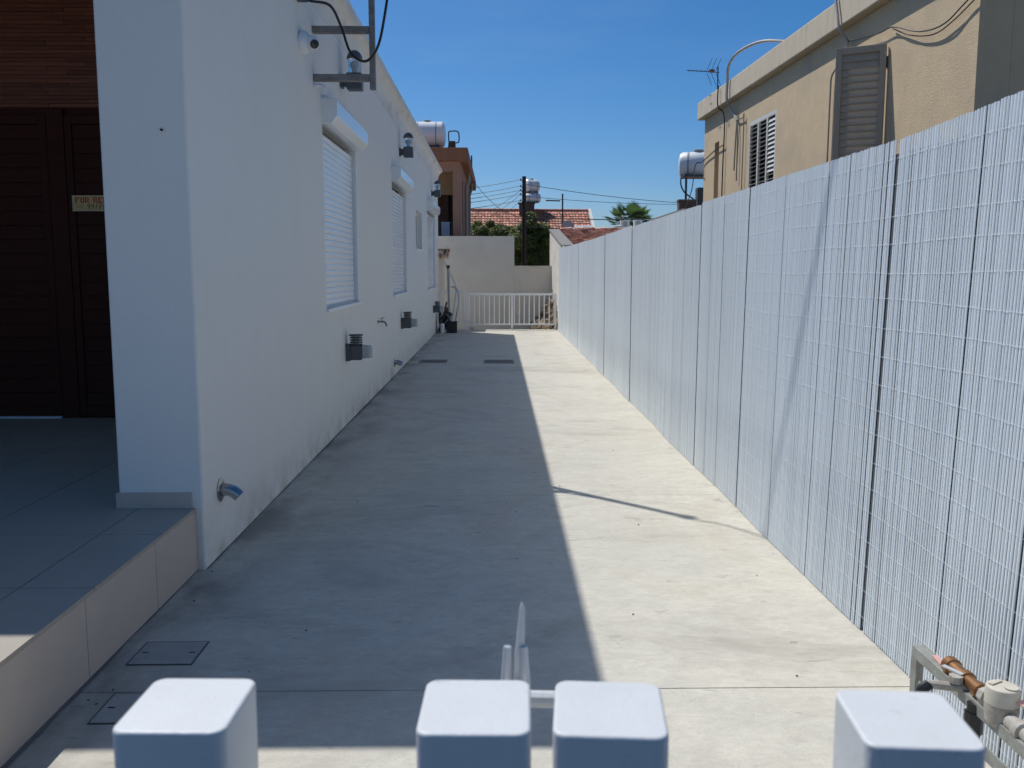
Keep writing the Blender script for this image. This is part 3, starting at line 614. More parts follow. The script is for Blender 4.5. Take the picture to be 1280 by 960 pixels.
# ------------------------------------------------------------ the gate in front
def gate_leaf(name, lb, xs_, loc, rz):
    t = thing(name, lb, 'gate', loc, rz, 'leaves of the white gate')
    rr = .010; prof = [(cx + rr * math.cos(a_), cy + rr * math.sin(a_)) for cx, cy, q in ((.028, .031, 0), (-.028, .031, 1), (-.028, -.031, 2), (.028, -.031, 3)) for a_ in [math.pi / 2 * (q + i / 5) for i in range(6)]]
    me = MB().prism(prof, 'z', .06, 1.25).mesh('picket', 'gate_white', True)
    for x in xs_:
        p = link('picket', me, t, (x, 0, 0)); b = p.modifiers.new('bevel', 'BEVEL'); b.width = .0022; b.segments = 3; b.limit_method = 'ANGLE'; b.angle_limit = R(50)
    for z in (.22, 1.02):
        srt = sorted(xs_)
        for a, b in zip(srt, srt[1:]): obj('rail', boxm(a + .0385, b - .0385, -.02, .02, z, z + .06), 'gate_white', t)
    return t
gl = gate_leaf('gate_leaf', 'white square tube gate leaf left of the latch', [-1.206, -1.005, -.804, -.603, -.402, -.201, 0], (-.0155, .6065, 0), R(-1.6))
gr = gate_leaf('gate_leaf', 'white square tube gate leaf right of the latch', [0, .200, .400, .600, .800, 1.0, 1.2], (.0765, .602, 0), R(-5.0))
lt_ = thing('gate_latch', 'zinc thumb latch standing behind the middle gate posts', 'latch', (.016, .675, 1.20))
obj('back_plate', boxm(-.055, -.012, -.026, -.019, -.10, .0), 'zinc', lt_, bevel=.002)
obj('cross_bar', MB().tube([(-.02, .012, .016), (.075, .006, .016)], .0065, 10), 'gate_white', lt_, smooth=True)
obj('keeper', boxm(.062, .075, -.03, .02, -.02, .005), 'zinc', lt_)
for sx in (-1, 1):
    obj('prong', MB().tube([(sx * .0075 - .002, .030, -.06), (sx * .0075 - .002, .034, .02), (sx * .0065 - .002, .036, .048)], [.0045, .0045, .0032], 10), 'zinc', lt_, smooth=True)
obj('tongue', MB().prism([(-.0035, 0), (.0035, 0), (.0052, .04), (.0055, .078), (.003, .084), (.0015, .078), (-.0025, .04)], 'y', .036, .044), 'zinc', lt_, bevel=.0015)
obj('pivot_bolt', MB().tube([(-.014, .036, .012), (.010, .036, .012)], .004, 8), 'galvanised', lt_)

# ------------------------------------------------------------ railing at the end of the driveway
def railing(name, lb, x0, x1, y, zt, zb, n, posts):
    t = thing(name, lb, 'railing', ((x0 + x1) / 2, y, 0), 0, 'white railings across the end of the driveway')
    obj('top_rail', boxm(x0, x1, y - .025, y + .025, zt - .05, zt), 'rail_white', t, world=True, bevel=.004)
    obj('bottom_rail', boxm(x0, x1, y - .018, y + .018, zb, zb + .035), 'rail_white', t, world=True)
    me = MB().tube([(0, 0, zb + .0355), (0, 0, zt - .0505)], .0125, 8).mesh('baluster', 'rail_white', True)
    for k in range(n): link('baluster', me, t, Vector((x0 + (k + .5) * (x1 - x0) / n, y, 0)) - t.location)
    for p in posts: obj('post_or_seam_strip', boxm(p - .025, p + .025, y - .026, y + .026, .001, zt - .0505), 'rail_white', t, world=True)
    return t
railing('railing', 'short white railing between the white house and the longer railing', -1.50, -.80, 23.80, 1.0, .22, 7, [-1.47])
t = railing('railing', 'long white railing closing the end of the driveway beside the reed fence', -.795, 1.53, 23.86, .94, .125, 18, [-.77, .375, 1.50])
t = thing('caster', 'small grey caster wheel under the white railing', 'caster', (-.66, 23.80, .045))
obj('wheel', MB().lathe([(.044, -.015), (.044, .015)], axis=(0, 1, 0), n=16), 'hose_pale', t); obj('hub', MB().lathe([(.015, -.02), (.015, .02)], axis=(0, 1, 0), n=10), 'ac_dark', t)

# pipes, hoses and black cables in the far left corner
pp = thing('grey_pipe', 'upright grey plastic pipe with black top by the far corner of the white house', 'pipe', (-1.22, 23.3, 0))
obj('tube', MB().tube([(0, 0, .0), (-.02, .05, 1.58)], .032, 12), 'pipe_grey', pp, smooth=True)
obj('cap', MB().tube([(-.02, .05, 1.581), (-.02, .05, 1.66)], .042, 12), 'black_plastic', pp, smooth=True)
tag(obj('pale_hose', MB().tube(curve([(-1.10, 23.1, .03), (-1.05, 23.25, .3), (-.98, 23.3, .7), (-.99, 23.32, .98), (-1.07, 23.33, 1.10), (-1.16, 23.34, 1.12)], 8), .028, 10), 'hose_pale', smooth=True), 'pale hose bent over beside the upright grey pipe', 'hose')
tag(obj('thin_hose', MB().tube(curve([(-1.42, 23.42, 2.02), (-1.36, 23.44, 1.85), (-1.30, 23.44, 1.66), (-1.1, 23.42, 1.25), (-1.05, 23.4, 1.0), (-1.12, 23.38, .5), (-1.2, 23.4, .03)], 8), .013, 8), 'hose_pale', smooth=True), 'thin pale hose hanging down the far corner of the white house', 'hose')
blk = thing('cable_bundle', 'tangle of black cables and conduit at the far foot of the white wall', 'cables', (-1.38, 22.9, 0))
for k in range(11):
    a0 = random.uniform(-.12, .05); pts = [(a0, random.uniform(-.2, .2), random.uniform(.0, .05) + .02)]
    for j in range(4): pts.append((random.uniform(-.11, .26), random.uniform(-.2, .2), random.uniform(.05, .62 - .05 * j)))
    pts.append((random.uniform(-.1, .25), random.uniform(-.2, .2), random.uniform(.02, .5)))
    obj('cable', MB().tube(curve(pts, 6), random.choice([.012, .016, .02]), 7), random.choice(['cable_black', 'cable_black', 'cable_black', 'pipe_grey']), blk, smooth=True)
obj('stiff_conduit', MB().tube([(-.05, -.05, .1), (.12, .05, .75)], .022, 10), 'cable_black', blk, smooth=True)
bb = thing('black_crate', 'small black plastic box beneath the tangle of cables', 'box', (-1.13, 22.75, 0))
obj('tub', MB().box(-.13, .13, -.10, .10, .001, .02).box(-.13, .13, -.10, -.085, .021, .26).box(-.13, .13, .085, .10, .021, .26).box(-.13, -.115, -.084, .084, .021, .26).box(.115, .13, -.084, .084, .021, .26), 'black_plastic', bb, bevel=.004)
obj('lid', boxm(-.14, .14, -.11, .11, .261, .285), 'black_plastic', bb, bevel=.005)
wb = thing('white_can', 'small white can on the ground beside the black box', 'can', (-1.35, 22.55, 0))
obj('can', MB().lathe([(.05, .001), (.052, .01), (.052, .22), (.04, .235)], n=16), 'camera_white', wb, smooth=True); obj('rim', MB().lathe([(.041, .236), (.041, .245)], n=16), 'hose_pale', wb)

# ------------------------------------------------------------ walls at the back
bw = thing('back_wall', 'cream rendered stepped wall facing the end of the driveway', 'wall', (0, 27, -.26))
obj('high_part', boxm(-6, .49, 27, 27.2, -.26, 2.515), 'cream_render', bw, world=True)
obj('low_part', boxm(.492, 1.62, 27, 27.2, -.26, 1.62), 'cream_render', bw, world=True)
obj('cap_stone', boxm(.495, 1.60, 26.97, 27.23, 1.622, 1.66), 'cream_wall_old', bw, world=True)
gw = thing('gable_house', 'low house with red tiled roof behind the far end of the reed fence', 'house', (3.5, 25, -.26))
GX = 1.70
zr, ze, yr, ye = 2.64, 2.06, 28.1, 22.9
def gz(y): return ze + (zr - ze) * (y - ye) / (yr - ye)
obj('gable_wall', MB().prism([(22.0, -.26), (28.1, -.26), (28.1, zr + .06), (22.9, ze + .06), (22.0, ze + .06)], 'x', GX - .12, GX + .1), 'cream_wall_old', gw, world=True)
capm = MB().prism([(22.6, gz(22.6) + .061), (28.15, gz(28.15) + .061), (28.15, gz(28.15) + .12), (22.6, gz(22.6) + .12)], 'x', GX - .14, GX + .16)
obj('gable_cap', capm, 'cap_grey', gw, world=True)
obj('house_wall', boxm(GX + .102, 6.4, 23.1, 27.9, -.26, 1.95), 'cream_wall_old', gw, world=True)
def tile_slope(x0, x1, ye_, ze_, yr_, zr_, cw, rl, jit=.012):
    """barrel tiles in courses on a slope that faces the street"""
    m = MB(); L_ = math.hypot(yr_ - ye_, zr_ - ze_); sy, sz = (yr_ - ye_) / L_, (zr_ - ze_) / L_
    nr = int(L_ / rl); nc = int((x1 - x0) / cw)
    for r_ in range(nr):
        for c_ in range(nc):
            cx = x0 + (c_ + .5) * cw + random.uniform(-jit, jit); t0 = r_ * rl - .04 + random.uniform(-jit, jit); t1 = t0 + rl + .05
            vs = []
            for t, lift, w_ in ((t0, .045, .58), (t1, .0, .50)):
                for q in range(6):
                    a_ = math.pi * q / 5
                    h = math.sin(a_) * cw * .36 + lift
                    vs.append((cx - math.cos(a_) * cw * w_, ye_ + sy * t - sz * h, ze_ + sz * t + sy * h))
            fs = [(q, q + 1, q + 7, q + 6) for q in range(5)]
            o_ = len(vs)   # front lip thickness
            for q in range(6):
                p = vs[q]; vs.append((p[0], p[1] + .0, p[2] - .03))
            fs += [(q, o_ + q, o_ + q + 1, q + 1) for q in range(5)]
            m.add(vs, fs)
    m.add([(x0, ye_, ze_ - .02), (x1, ye_, ze_ - .02), (x1, yr_, zr_ - .02), (x0, yr_, zr_ - .02)], [(0, 1, 2, 3)])
    return m
obj('roof_tiles', tile_slope(GX + .17, 5.9, 22.7, 2.04, 28.1, zr + .03, .20, .36), 'roof_tile_near', gw, world=True, smooth=True, stuff=True)
rm = MB()
for k in range(12): rm.tube([(GX + .2 + k * .34, 28.12, zr + .06), (GX + .56 + k * .34, 28.12, zr + .09)], .10, 8)
obj('ridge_tiles', rm, 'roof_tile_near', gw, world=True, stuff=True)
dsh = thing('satellite_dish', 'small grey satellite dish on the ridge of the low tiled roof', 'satellite dish', (2.13, 28.35, 2.60))
obj('dish', MB().lathe([(.02, .0), (.10, .01), (.17, .04), (.20, .06)], (0, -.05, .22), (0, -1, .3), 18), 'pipe_grey', dsh, smooth=True)
obj('stand', MB().tube([(0, 0, 0), (0, -.03, .22)], .02, 8), 'ac_dark', dsh)
rb = thing('roof_tank', 'long white cylinder tank lying behind the ridge of the low tiled roof', 'tank', (2.62, 28.4, 2.60))
obj('cylinder', MB().lathe([(.06, -.30), (.10, -.27), (.10, .27), (.06, .30)], (0, 0, .18), (1, 0, 0), 16), 'tank_white', rb, smooth=True)
obj('cradle', MB().box(-.2, -.16, -.06, .06, 0, .1).box(.16, .2, -.06, .06, 0, .1), 'ac_dark', rb)
# rubble slope against the side wall
rub = MB()
for k in range(330):
    y = random.uniform(24.15, 26.9); f = random.random() ** 1.6; x = 1.58 - f * .62; top = max(.0, 1.15 * (1 - f) ** 2) * (0.35 + .65 * (y - 24) / 3)
    z = -.26 + random.random() * (top + .34) + random.uniform(0, .03); s = random.uniform(.035, .10)
    bmq = []; ph = [random.uniform(.65, 1.2) for _ in range(12)]
    t_ = (1 + 5 ** .5) / 2
    ic = [(-1,t_,0),(1,t_,0),(-1,-t_,0),(1,-t_,0),(0,-1,t_),(0,1,t_),(0,-1,-t_),(0,1,-t_),(t_,0,-1),(t_,0,1),(-t_,0,-1),(-t_,0,1)]
    rub.add([(x + a_ * s * .5 * q, y + b_ * s * .5 * q, z + c_ * s * .4 * q) for (a_, b_, c_), q in zip(ic, ph)],
            [(0,11,5),(0,5,1),(0,1,7),(0,7,10),(0,10,11),(1,5,9),(5,11,4),(11,10,2),(10,7,6),(7,1,8),(3,9,4),(3,4,2),(3,2,6),(3,6,8),(3,8,9),(4,9,5),(2,4,11),(6,2,10),(8,6,7),(9,8,1)])
o = obj('stone_rubble', rub, 'stone_rubble'); o['kind'] = 'stuff'; o['label'] = 'brown rubble stones heaped against the old wall behind the railing'; o['category'] = 'rubble'

# ------------------------------------------------------------ beige house on the right
bh = thing('beige_house', 'beige rough rendered flat roofed house behind the reed fence', 'house', (3.45, 6.80, -.26), R(1.6))
Z0 = .26
LEN = 7.85
wins = [(1.50, 2.40, 2.20, 3.50), (4.42, 5.50, 2.30, 3.45), (6.98, 7.22, 2.1, 3.42)]
wl = MB(); y = 0
for (a, b, z0, z1) in wins:
    wl.box(0, .25, y, a, 0, 3.86 + Z0); wl.box(0, .25, a, b, 0, z0 + Z0); wl.box(0, .25, a, b, z1 + Z0, 3.86 + Z0); y = b
wl.box(0, .25, y, LEN, 0, 3.86 + Z0)
w = obj('wall', wl, 'beige_stucco', bh)
obj('near_wall', boxm(.252, 7, 0.0, .25, 0, 3.86 + Z0), 'beige_stucco', bh)
obj('far_wall', boxm(.252, 7, LEN - .25, LEN, 0, 3.86 + Z0), 'beige_stucco', bh)
obj('parapet', boxm(-.10, 7, -.10, LEN + .10, 3.862 + Z0, 4.125 + Z0), 'beige_fascia', bh, bevel=.012)
obj('room', boxm(.5, 6.8, .4, LEN - .4, .1, 3.8), 'interior_dark', bh)
# taupe louvred shutter leaf, swung out from the near jamb
a, b, z0, z1 = wins[0]; z0 += Z0; z1 += Z0
LW = .42
sh = obj('louvred_shutter', MB().box(-.038, 0, 0, .055, z0, z1).box(-.038, 0, LW - .055, LW, z0, z1).box(-.038, 0, .055, LW - .055, z1 - .06, z1).box(-.038, 0, .055, LW - .055, z0, z0 + .08), 'shutter_taupe', bh, bevel=.003)
sh.location = (-.008, 1.47, 0); sh.rotation_euler = (0, 0, R(60))
nsl = 19; pz = (z1 - .06 - z0 - .08) / nsl
sm = MB().obox((-.019, LW / 2, 0), (.072, LW - .112, .008), Matrix.Rotation(R(-76), 3, 'Y')).mesh('slat', 'shutter_taupe')
for k in range(nsl): link('slat', sm, sh, (0, 0, z0 + .08 + (k + .5) * pz))
for z_ in (z0 + .15, z1 - .15): obj('hinge', MB().tube([(.004, -.004, z_ - .05), (.004, -.004, z_ + .05)], .007, 8), 'ac_dark', sh)
wf = obj('window', MB().box(.10, .14, a, a + .05, z0, z1).box(.10, .14, b - .05, b, z0, z1).box(.10, .14, a + .05, b - .05, z1 - .05, z1).box(.10, .14, a + .05, b - .05, z0, z0 + .05).box(.10, .14, (a + b) / 2 - .025, (a + b) / 2 + .025, z0 + .05, z1 - .05), 'shutter_taupe', bh)
obj('pane', boxm(.115, .122, a + .05, b - .05, z0 + .05, z1 - .05), 'smoke_lens', wf)
# cream louvres, three leaves
a, b, z0, z1 = wins[1]; z0 += Z0; z1 += Z0
lv = obj('louvred_window', MB().box(.0, .03, a, b, z1 - .05, z1).box(.0, .03, a, b, z0, z0 + .05).box(.0, .03, a, a + .04, z0 + .05, z1 - .05).box(.0, .03, b - .04, b, z0 + .05, z1 - .05).box(.0, .03, a + .32, a + .37, z0 + .05, z1 - .05).box(.0, .03, a + .68, a + .73, z0 + .05, z1 - .05), 'louvre_cream', bh)
for (p, q, tilt) in ((a + .042, a + .318, 62), (a + .372, a + .678, 18), (a + .732, b - .042, 18)):
    n = 19; pz = (z1 - z0 - .12) / n
    for k in range(n):
        tt = tilt if not (tilt > 50 and k < 7) else 20
        me = bpy.data.meshes.get('louvre_%d_%d' % (int(p * 100), tt)) or MB().obox((.016, (p + q) / 2, 0), (.052, q - p, .007), Matrix.Rotation(R(-tt), 3, 'Y')).mesh('louvre_%d_%d' % (int(p * 100), tt), 'louvre_cream')
        link('slat', me, lv, (0, 0, z0 + .08 + k * pz))
obj('dark_behind', boxm(.06, .08, a, b, z0, z1), 'dark_gap', lv)
a, b, z0, z1 = wins[2]
sw = obj('slot_window', boxm(.12, .15, a, b, z0 + Z0, z1 + Z0), 'shutter_taupe', bh)
def bhp(x, u, z):    # point on the beige house in scene metres
    c_, s_ = math.cos(R(1.6)), math.sin(R(1.6)); return (3.45 + c_ * x - s_ * u, 6.80 + s_ * x + c_ * u, z)
def bcable(pts, r, m, lb, name='wall_cable', n=6):
    return tag(obj(name, MB().tube(curve([bhp(*p) for p in pts], n), r, 6), m, smooth=True), lb, 'cable', 'cables on the beige house')
bcable([(-.13, 2.45, 4.3), (-.13, 2.33, 4.0), (-.12, 2.28, 3.83), (-.05, 2.26, 3.72), (-.035, 2.30, 3.62)], .014, 'conduit_pale', 'pale conduit coming over the roof edge above the taupe shutter')
bcable([(-.03, 2.30, 3.64), (-.03, 2.42, 3.58), (-.03, 2.56, 3.52), (-.03, 2.66, 3.46), (-.03, 2.68, 3.3), (-.03, 2.69, 2.3)], .009, 'cable_grey', 'thin cable dropping down the wall beside the taupe shutter')
bcable([(-.02, 2.28, 3.72), (-.04, 2.2, 3.70), (-.04, 1.6, 3.62), (-.04, 1.3, 3.60), (-.05, .8, 3.44), (-.05, .4, 3.40), (-.04, .02, 3.50), (-.06, -.6, 3.53), (-.06, -2.5, 3.6)], .006, 'cable_black', 'black cable sagging across the wall right of the taupe shutter')
bcable([(-.02, 1.35, 3.60), (-.03, 1.0, 3.46), (-.03, .6, 3.37), (-.03, .3, 3.40), (-.03, .02, 3.47)], .005, 'cable_black', 'second thinner cable sagging under the black one on the beige wall')
bcable([(.25, 4.6, 4.26), (-.02, 5.0, 4.36), (-.10, 5.75, 4.40), (-.13, 6.1, 4.30), (-.13, 6.15, 4.1), (-.13, 6.15, 3.86), (-.06, 6.12, 3.72), (-.03, 5.98, 3.56)], .019, 'conduit_pale', 'thick pale conduit arching over the roof edge of the beige house', 'roof_conduit')
bcable([(-.03, 5.98, 3.56), (-.03, 6.02, 3.3), (-.03, 6.06, 2.9)], .010, 'cable_grey', 'short cable hanging left below the arched roof conduit')
bcable([(-.03, 5.96, 3.55), (-.03, 5.93, 3.3), (-.03, 5.93, 2.75)], .010, 'cable_grey', 'short cable hanging right below the arched roof conduit')
bcable([(-.03, 5.96, 3.56), (-.03, 5.7, 3.55), (-.03, 5.66, 3.5), (-.03, 5.68, 2.3)], .008, 'cable_grey', 'thin cable beside the cream louvred window')
bcable([(-.13, 6.62, 4.14), (-.13, 6.62, 3.86), (-.03, 6.63, 3.70), (-.03, 6.64, 3.0), (-.03, 6.66, 2.2)], .009, 'cable_black', 'dark cable running down the wall beside the slot window')
bcable([(-.03, 6.62, 3.32), (-.03, 7.1, 3.30), (-.03, 7.84, 3.22), (-.1, 8.0, 3.18), (.2, 9.5, 2.9), (.6, 12.0, 2.6)], .008, 'cable_black', 'black cable leaving the far corner of the beige house towards the roof tank')
# tv antenna on the roof
def antenna(name, lb, loc, h, rz, s=1.0):
    t = thing(name, lb, 'antenna', loc, rz)
    obj('mast', MB().tube([(0, 0, 0), (0, 0, h)], .012 * s, 8), 'wire_dark', t)
    obj('boom', MB().tube([(.02, 0, h - .08), (-.62 * s, 0, h - .05)], .008 * s, 6), 'wire_dark', t)
    for k in range(7):
        x = -.12 - .075 * k; obj('element', MB().tube([(x * s, -.10 * s, h - .06), (x * s, .10 * s, h - .06)], .005 * s, 5), 'wire_dark', t)
    for k in range(3):
        for sg_ in (-1, 1):
            obj('reflector', MB().tube([(-.04 * s - .09 * k * s, -.0, h - .07 + sg_ * .02), (.06 * s - .09 * k * s, 0, h - .07 + sg_ * .26 * s)], .005 * s, 5), 'wire_dark', t)
    obj('junction', MB().obox((-.12 * s, 0, h - .06), (.10 * s, .05 * s, .06 * s)), 'brown_fascia', t)
    return t
p = bhp(.05, 7.35, 4.13); antenna('roof_antenna', 'small television antenna on the roof edge of the beige house', p, .42, 0, .75)
antenna('roof_antenna', 'tiny dark antenna peeking over the roof edge of the white house', (-2.2, 14.2, 4.06), .95, R(40), .7)
antenna('roof_antenna', 'tall thin antenna behind the upright rusty mast over the white roof', (-2.1, 11.2, 4.06), .95, R(80), .6)

# annex behind with the roof tank
an = thing('annex', 'plain cream outbuilding behind the reed fence carrying the round tank', 'building', (5, 20, -.26))
obj('wall', boxm(3.75, 7.5, 18.2, 22.3, -.26, 2.62), 'cream_wall_old', an, world=True)
obj('roof', boxm(3.65, 7.6, 18.1, 22.4, 2.622, 2.74), 'cap_grey', an, world=True)
def tank(name, lb, c, r, L_, ax, stand_z, legs=True):
    t = thing(name, lb, 'water tank', (c[0], c[1], stand_z))
    h = L_ / 2; cc = (0, 0, c[2] - stand_z)
    obj('cylinder', MB().lathe([(r * .55, -h), (r * .88, -h + .03), (r, -h + .09), (r, h - .09), (r * .88, h - .03), (r * .55, h)], cc, ax, 24), 'tank_white', t, smooth=True)
    q = Vector(ax).normalized()
    for f in (-.5, .5): obj('band', MB().lathe([(r + .006, -.02), (r + .006, .02)], Vector(cc) + q * f * h, ax, 24), 'tank_band', t)
    obj('hatch', MB().lathe([(.12, 0), (.12, .05), (.1, .06)], (0, 0, cc[2] + r - .01), (0, 0, 1), 14), 'tank_band', t, smooth=True)
    side = Vector((-q.y, q.x, 0))
    for f in (-.6, .6):
        for g_ in (-.6, .6):
            b_ = q * f * h + side * g_ * r
            obj('leg', MB().tube([(b_.x, b_.y, 0.0), (b_.x, b_.y, cc[2] - r * .75)], .018, 6), 'ac_dark', t)
    obj('cradle', MB().obox((0, 0, cc[2] - r * .95), (abs(q.x) * h * 1.3 + abs(q.y) * r * 1.4 + .05, abs(q.y) * h * 1.3 + abs(q.x) * r * 1.4 + .05, .03)), 'ac_dark', t)
    return t
tank('water_tank', 'white round water tank on a stand beside the far end of the beige house', (4.50, 21, 3.88), .285, .85, (1, -.25, 0), 2.74)
acu = thing('air_conditioner', 'dark air conditioner unit under the water tank beside the beige house', 'air conditioner', (4.55, 20.4, 2.741))
obj('case', boxm(-.2, .3, -.12, .12, .03, .58), 'ac_dark', acu, bevel=.01); obj('feet', MB().box(-.18, -.13, -.12, .12, 0, .029).box(.23, .28, -.12, .12, 0, .029), 'ac_dark', acu)
acu = thing('roof_box', 'low grey box on the outbuilding roof left of the water tank', 'box', (3.98, 19.6, 2.741))
obj('case', boxm(-.18, .18, -.12, .12, .0, .24), 'chimney_dark', acu, bevel=.01); obj('lid', boxm(-.2, .2, -.14, .14, .241, .265), 'cap_grey', acu)
tag(obj('tank_pipe', MB().tube(curve([(4.12, 20.9, 3.66), (4.08, 20.8, 3.45), (4.15, 20.7, 3.25), (4.35, 20.6, 3.08), (4.5, 20.6, 2.95)], 6), .016, 6), 'cable_black', smooth=True), 'black pipe drooping below the round water tank', 'pipe')

# flat roof with boxes and the palm behind
fr_ = thing('flat_roof_house', 'low cream flat roofed house under the palm behind the fence', 'house', (6, 33, -.26))
obj('wall', boxm(4.0, 9, 31, 36, -.26, 2.72), 'cream_wall_old', fr_, world=True); obj('parapet', boxm(3.9, 9.1, 30.9, 36.1, 2.722, 2.98), 'cream_wall_old', fr_, world=True)
for i, (x, w_, h, lb) in enumerate([(4.32, .30, .22, 'pale air conditioner box left of the others under the palm'), (4.76, .26, .24, 'pale air conditioner box between two others under the palm'), (5.35, .26, .22, 'small pale air conditioner box nearest to the beige house')]):
    q = thing('air_conditioner', lb, 'air conditioner', (x, 31.6, 2.981), 0, 'air conditioners on the flat roof')
    obj('case', boxm(-w_ / 2, w_ / 2, -.13, .13, 0, h), 'ac_white', q, bevel=.01); obj('grille', MB().lathe([(min(w_, h) * .36, 0), (min(w_, h) * .36, .01)], (0, -.131, h / 2), (0, -1, 0), 14), 'pipe_grey', q)
def palm(loc, h, r):
    t = thing('palm_tree', 'green fan palm rising behind the reed fence', 'palm tree', loc)
    obj('trunk', MB().tube([(0, 0, 0), (.05, 0, h * .5), (0, 0, h)], [.22, .17, .15], 10), 'bark', t, smooth=True)
    m = MB()
    for k in range(44):
        az = random.uniform(0, 2 * math.pi); el = random.uniform(R(-25), R(80)); d = Vector((math.cos(az) * math.cos(el), math.sin(az) * math.cos(el), math.sin(el)))
        L_ = r * random.uniform(.55, .78); base = Vector((0, 0, h)); tip = base + d * L_
        m.tube([base, (base + tip) / 2 + Vector((0, 0, .04)), tip], [.018, .012, .008], 4)
        side = d.cross(Vector((0, 0, 1))).normalized(); up = side.cross(d)
        for j in range(17):
            a_ = R(-80 + 10 * j); dd = d * math.cos(a_) + side * math.sin(a_); ll = r * .5 * random.uniform(.8, 1.05) * (.72 + .28 * math.cos(a_))
            p1 = tip + dd * ll * .55; p2 = tip + dd * ll + Vector((0, 0, -.10 * ll)); wv_ = (up * .2 + side * math.cos(a_) - d * math.sin(a_)).normalized() * .030
            m.add([tip, p1 + wv_, p2, p1 - wv_], [(0, 1, 2, 3)])
    obj('crown', m, 'palm_leaf', t)
palm((6.42, 45, -.26), 3.78, 1.25)

# ------------------------------------------------------------ brown two storey house beyond
bn = thing('brown_house', 'brown two storey house with balcony behind the far end of the white house', 'house', (-4, 33, -.26))
def bpart(name, mb, m, parent=bn, **k): return obj(name, mb, m, parent, world=True, **k)
BX = -1.10
bpart('corner_column', boxm(-1.33, BX, 28.0, 28.3, -.26, 4.74), 'brown_render')
bpart('wall_below', boxm(-8, -1.332, 28.0, 28.3, -.26, 2.40), 'brown_render')
bpart('lintel', boxm(-8, -1.332, 28.0, 28.3, 4.45, 4.74), 'brown_render')
bpart('balcony_back', boxm(-8, -1.45, 30.6, 30.8, 2.4, 4.74), 'interior_dark')
bpart('awning_panel', boxm(-8, -1.335, 28.9, 28.95, 3.84, 4.7), 'balcony_panel')
bpart('balcony_door', boxm(-2.3, -1.6, 30.52, 30.59, 2.42, 4.2), 'chimney_dark')
side = MB(); yy = 28.302
for (a, b) in ((29.4, 30.2), (33.0, 34.0), (36.0, 36.7)):
    side.box(BX - .25, BX, yy, a, -.26, 4.74); side.box(BX - .25, BX, a, b, -.26, 2.5); side.box(BX - .25, BX, a, b, 4.35, 4.74); yy = b
    bpart('window', boxm(BX - .16, BX - .10, a, b, 2.5, 4.35), 'smoke_lens')
side.box(BX - .25, BX, yy, 38.0, -.26, 4.74)
bpart('side_wall', side, 'brown_render')
bpart('roof', boxm(-8.2, -.87, 27.75, 38.25, 4.742, 5.12), 'brown_fascia', bevel=.01)
rl = MB().box(-1.9, -1.34, 28.06, 28.09, 2.93, 2.96)
rail = bpart('balcony_rail', rl, 'ac_dark')
me = boxm(-.008, .008, 28.065, 28.085, 2.40, 2.93).mesh('baluster', 'ac_dark')
for k in range(6): link('baluster', me, rail, (-1.85 + k * .095, 0, 0))
for (y_, r_) in ((31.2, .045), (32.2, .045), (35.0, .05)):
    bpart('drainpipe', MB().tube([(BX + .06, y_, -.2), (BX + .06, y_, 4.3), (BX + .15, y_, 4.55), (BX + .15, y_, 4.738)], r_, 8), 'cable_grey', smooth=True)
bpart('roof_post', MB().tube([(-1.0, 36.6, 5.12), (-1.0, 36.6, 5.95)], .03, 6), 'wire_dark')
cl = thing('hung_laundry', 'pale blue laundry hanging over the balcony rail of the brown house', 'laundry', (-1.56, 28.05, 2.45))
lm = MB(); nx = 7
for k in range(nx): 
    x0 = -.12 + k * .035; d = .012 * (k % 2)
    lm.add([(x0, -.03 - d, .0), (x0 + .035, -.03 - .012 * ((k + 1) % 2), .0), (x0 + .035, -.025 - .012 * ((k + 1) % 2), .52), (x0, -.025 - d, .52)], [(0, 1, 2, 3)])
o = obj('cloth', lm, 'cloth_blue', cl); o.modifiers.new('solid', 'SOLIDIFY').thickness = .004
t = tank('water_tank', 'large white water tank on the roof of the brown house', (-2.22, 30, 5.80), .40, 1.15, (1, 0, 0), 5.12)
bt = thing('roof_heater', 'dark box with curved pipe beside the large white tank', 'box', (-1.45, 30.2, 5.12))
obj('case', MB().add([(-.16,-.15,0),(.13,-.15,0),(.13,.15,0),(-.16,.15,0),(-.10,-.12,.5),(.11,-.12,.5),(.11,.12,.5),(-.10,.12,.5)], [(3,2,1,0),(4,5,6,7),(0,1,5,4),(1,2,6,5),(2,3,7,6),(3,0,4,7)]), 'chimney_dark', bt)
obj('pipe', MB().tube(curve([(-.1, 0, .5), (-.1, 0, .78), (-.02, 0, .82), (.15, 0, .82), (.22, 0, .75), (.22, 0, .5), (.12, 0, .45)], 5), .02, 8), 'wire_dark', bt, smooth=True)

# ------------------------------------------------------------ house with the red tiled roof, far
th = thing('tiled_house', 'far house with a long red tiled roof behind the trees', 'house', (1.8, 52, -.26))
obj('wall', boxm(-1.4, 4.9, 46.6, 55, -.26, 3.2), 'cream_wall_old', th, world=True)
obj('roof_tiles', tile_slope(-1.45, 4.85, 46.2, 2.9, 50.0, 4.66, .16, .33, .01), 'roof_tile', th, world=True, smooth=True, stuff=True)
obj('ridge', MB().tube([(-1.5, 50.05, 4.70), (4.95, 50.05, 4.66)], .11, 8), 'roof_tile', th, world=True)
obj('verge', MB().prism([(46.1, 2.80), (46.1, 2.98), (50.0, 4.80), (50.0, 4.62)], 'x', 4.87, 5.0), 'cream_render', th, world=True)
obj('back_slope', MB().prism([(50.06, 4.6), (54, 2.9), (54, 2.8), (50.06, 4.5)], 'x', -1.45, 4.85), 'roof_tile', th, world=True)
obj('chimney', MB().box(1.15, 1.95, 49.2, 49.9, 4.0, 5.0).box(1.10, 2.0, 49.15, 49.95, 5.002, 5.06), 'chimney_dark', th, world=True)
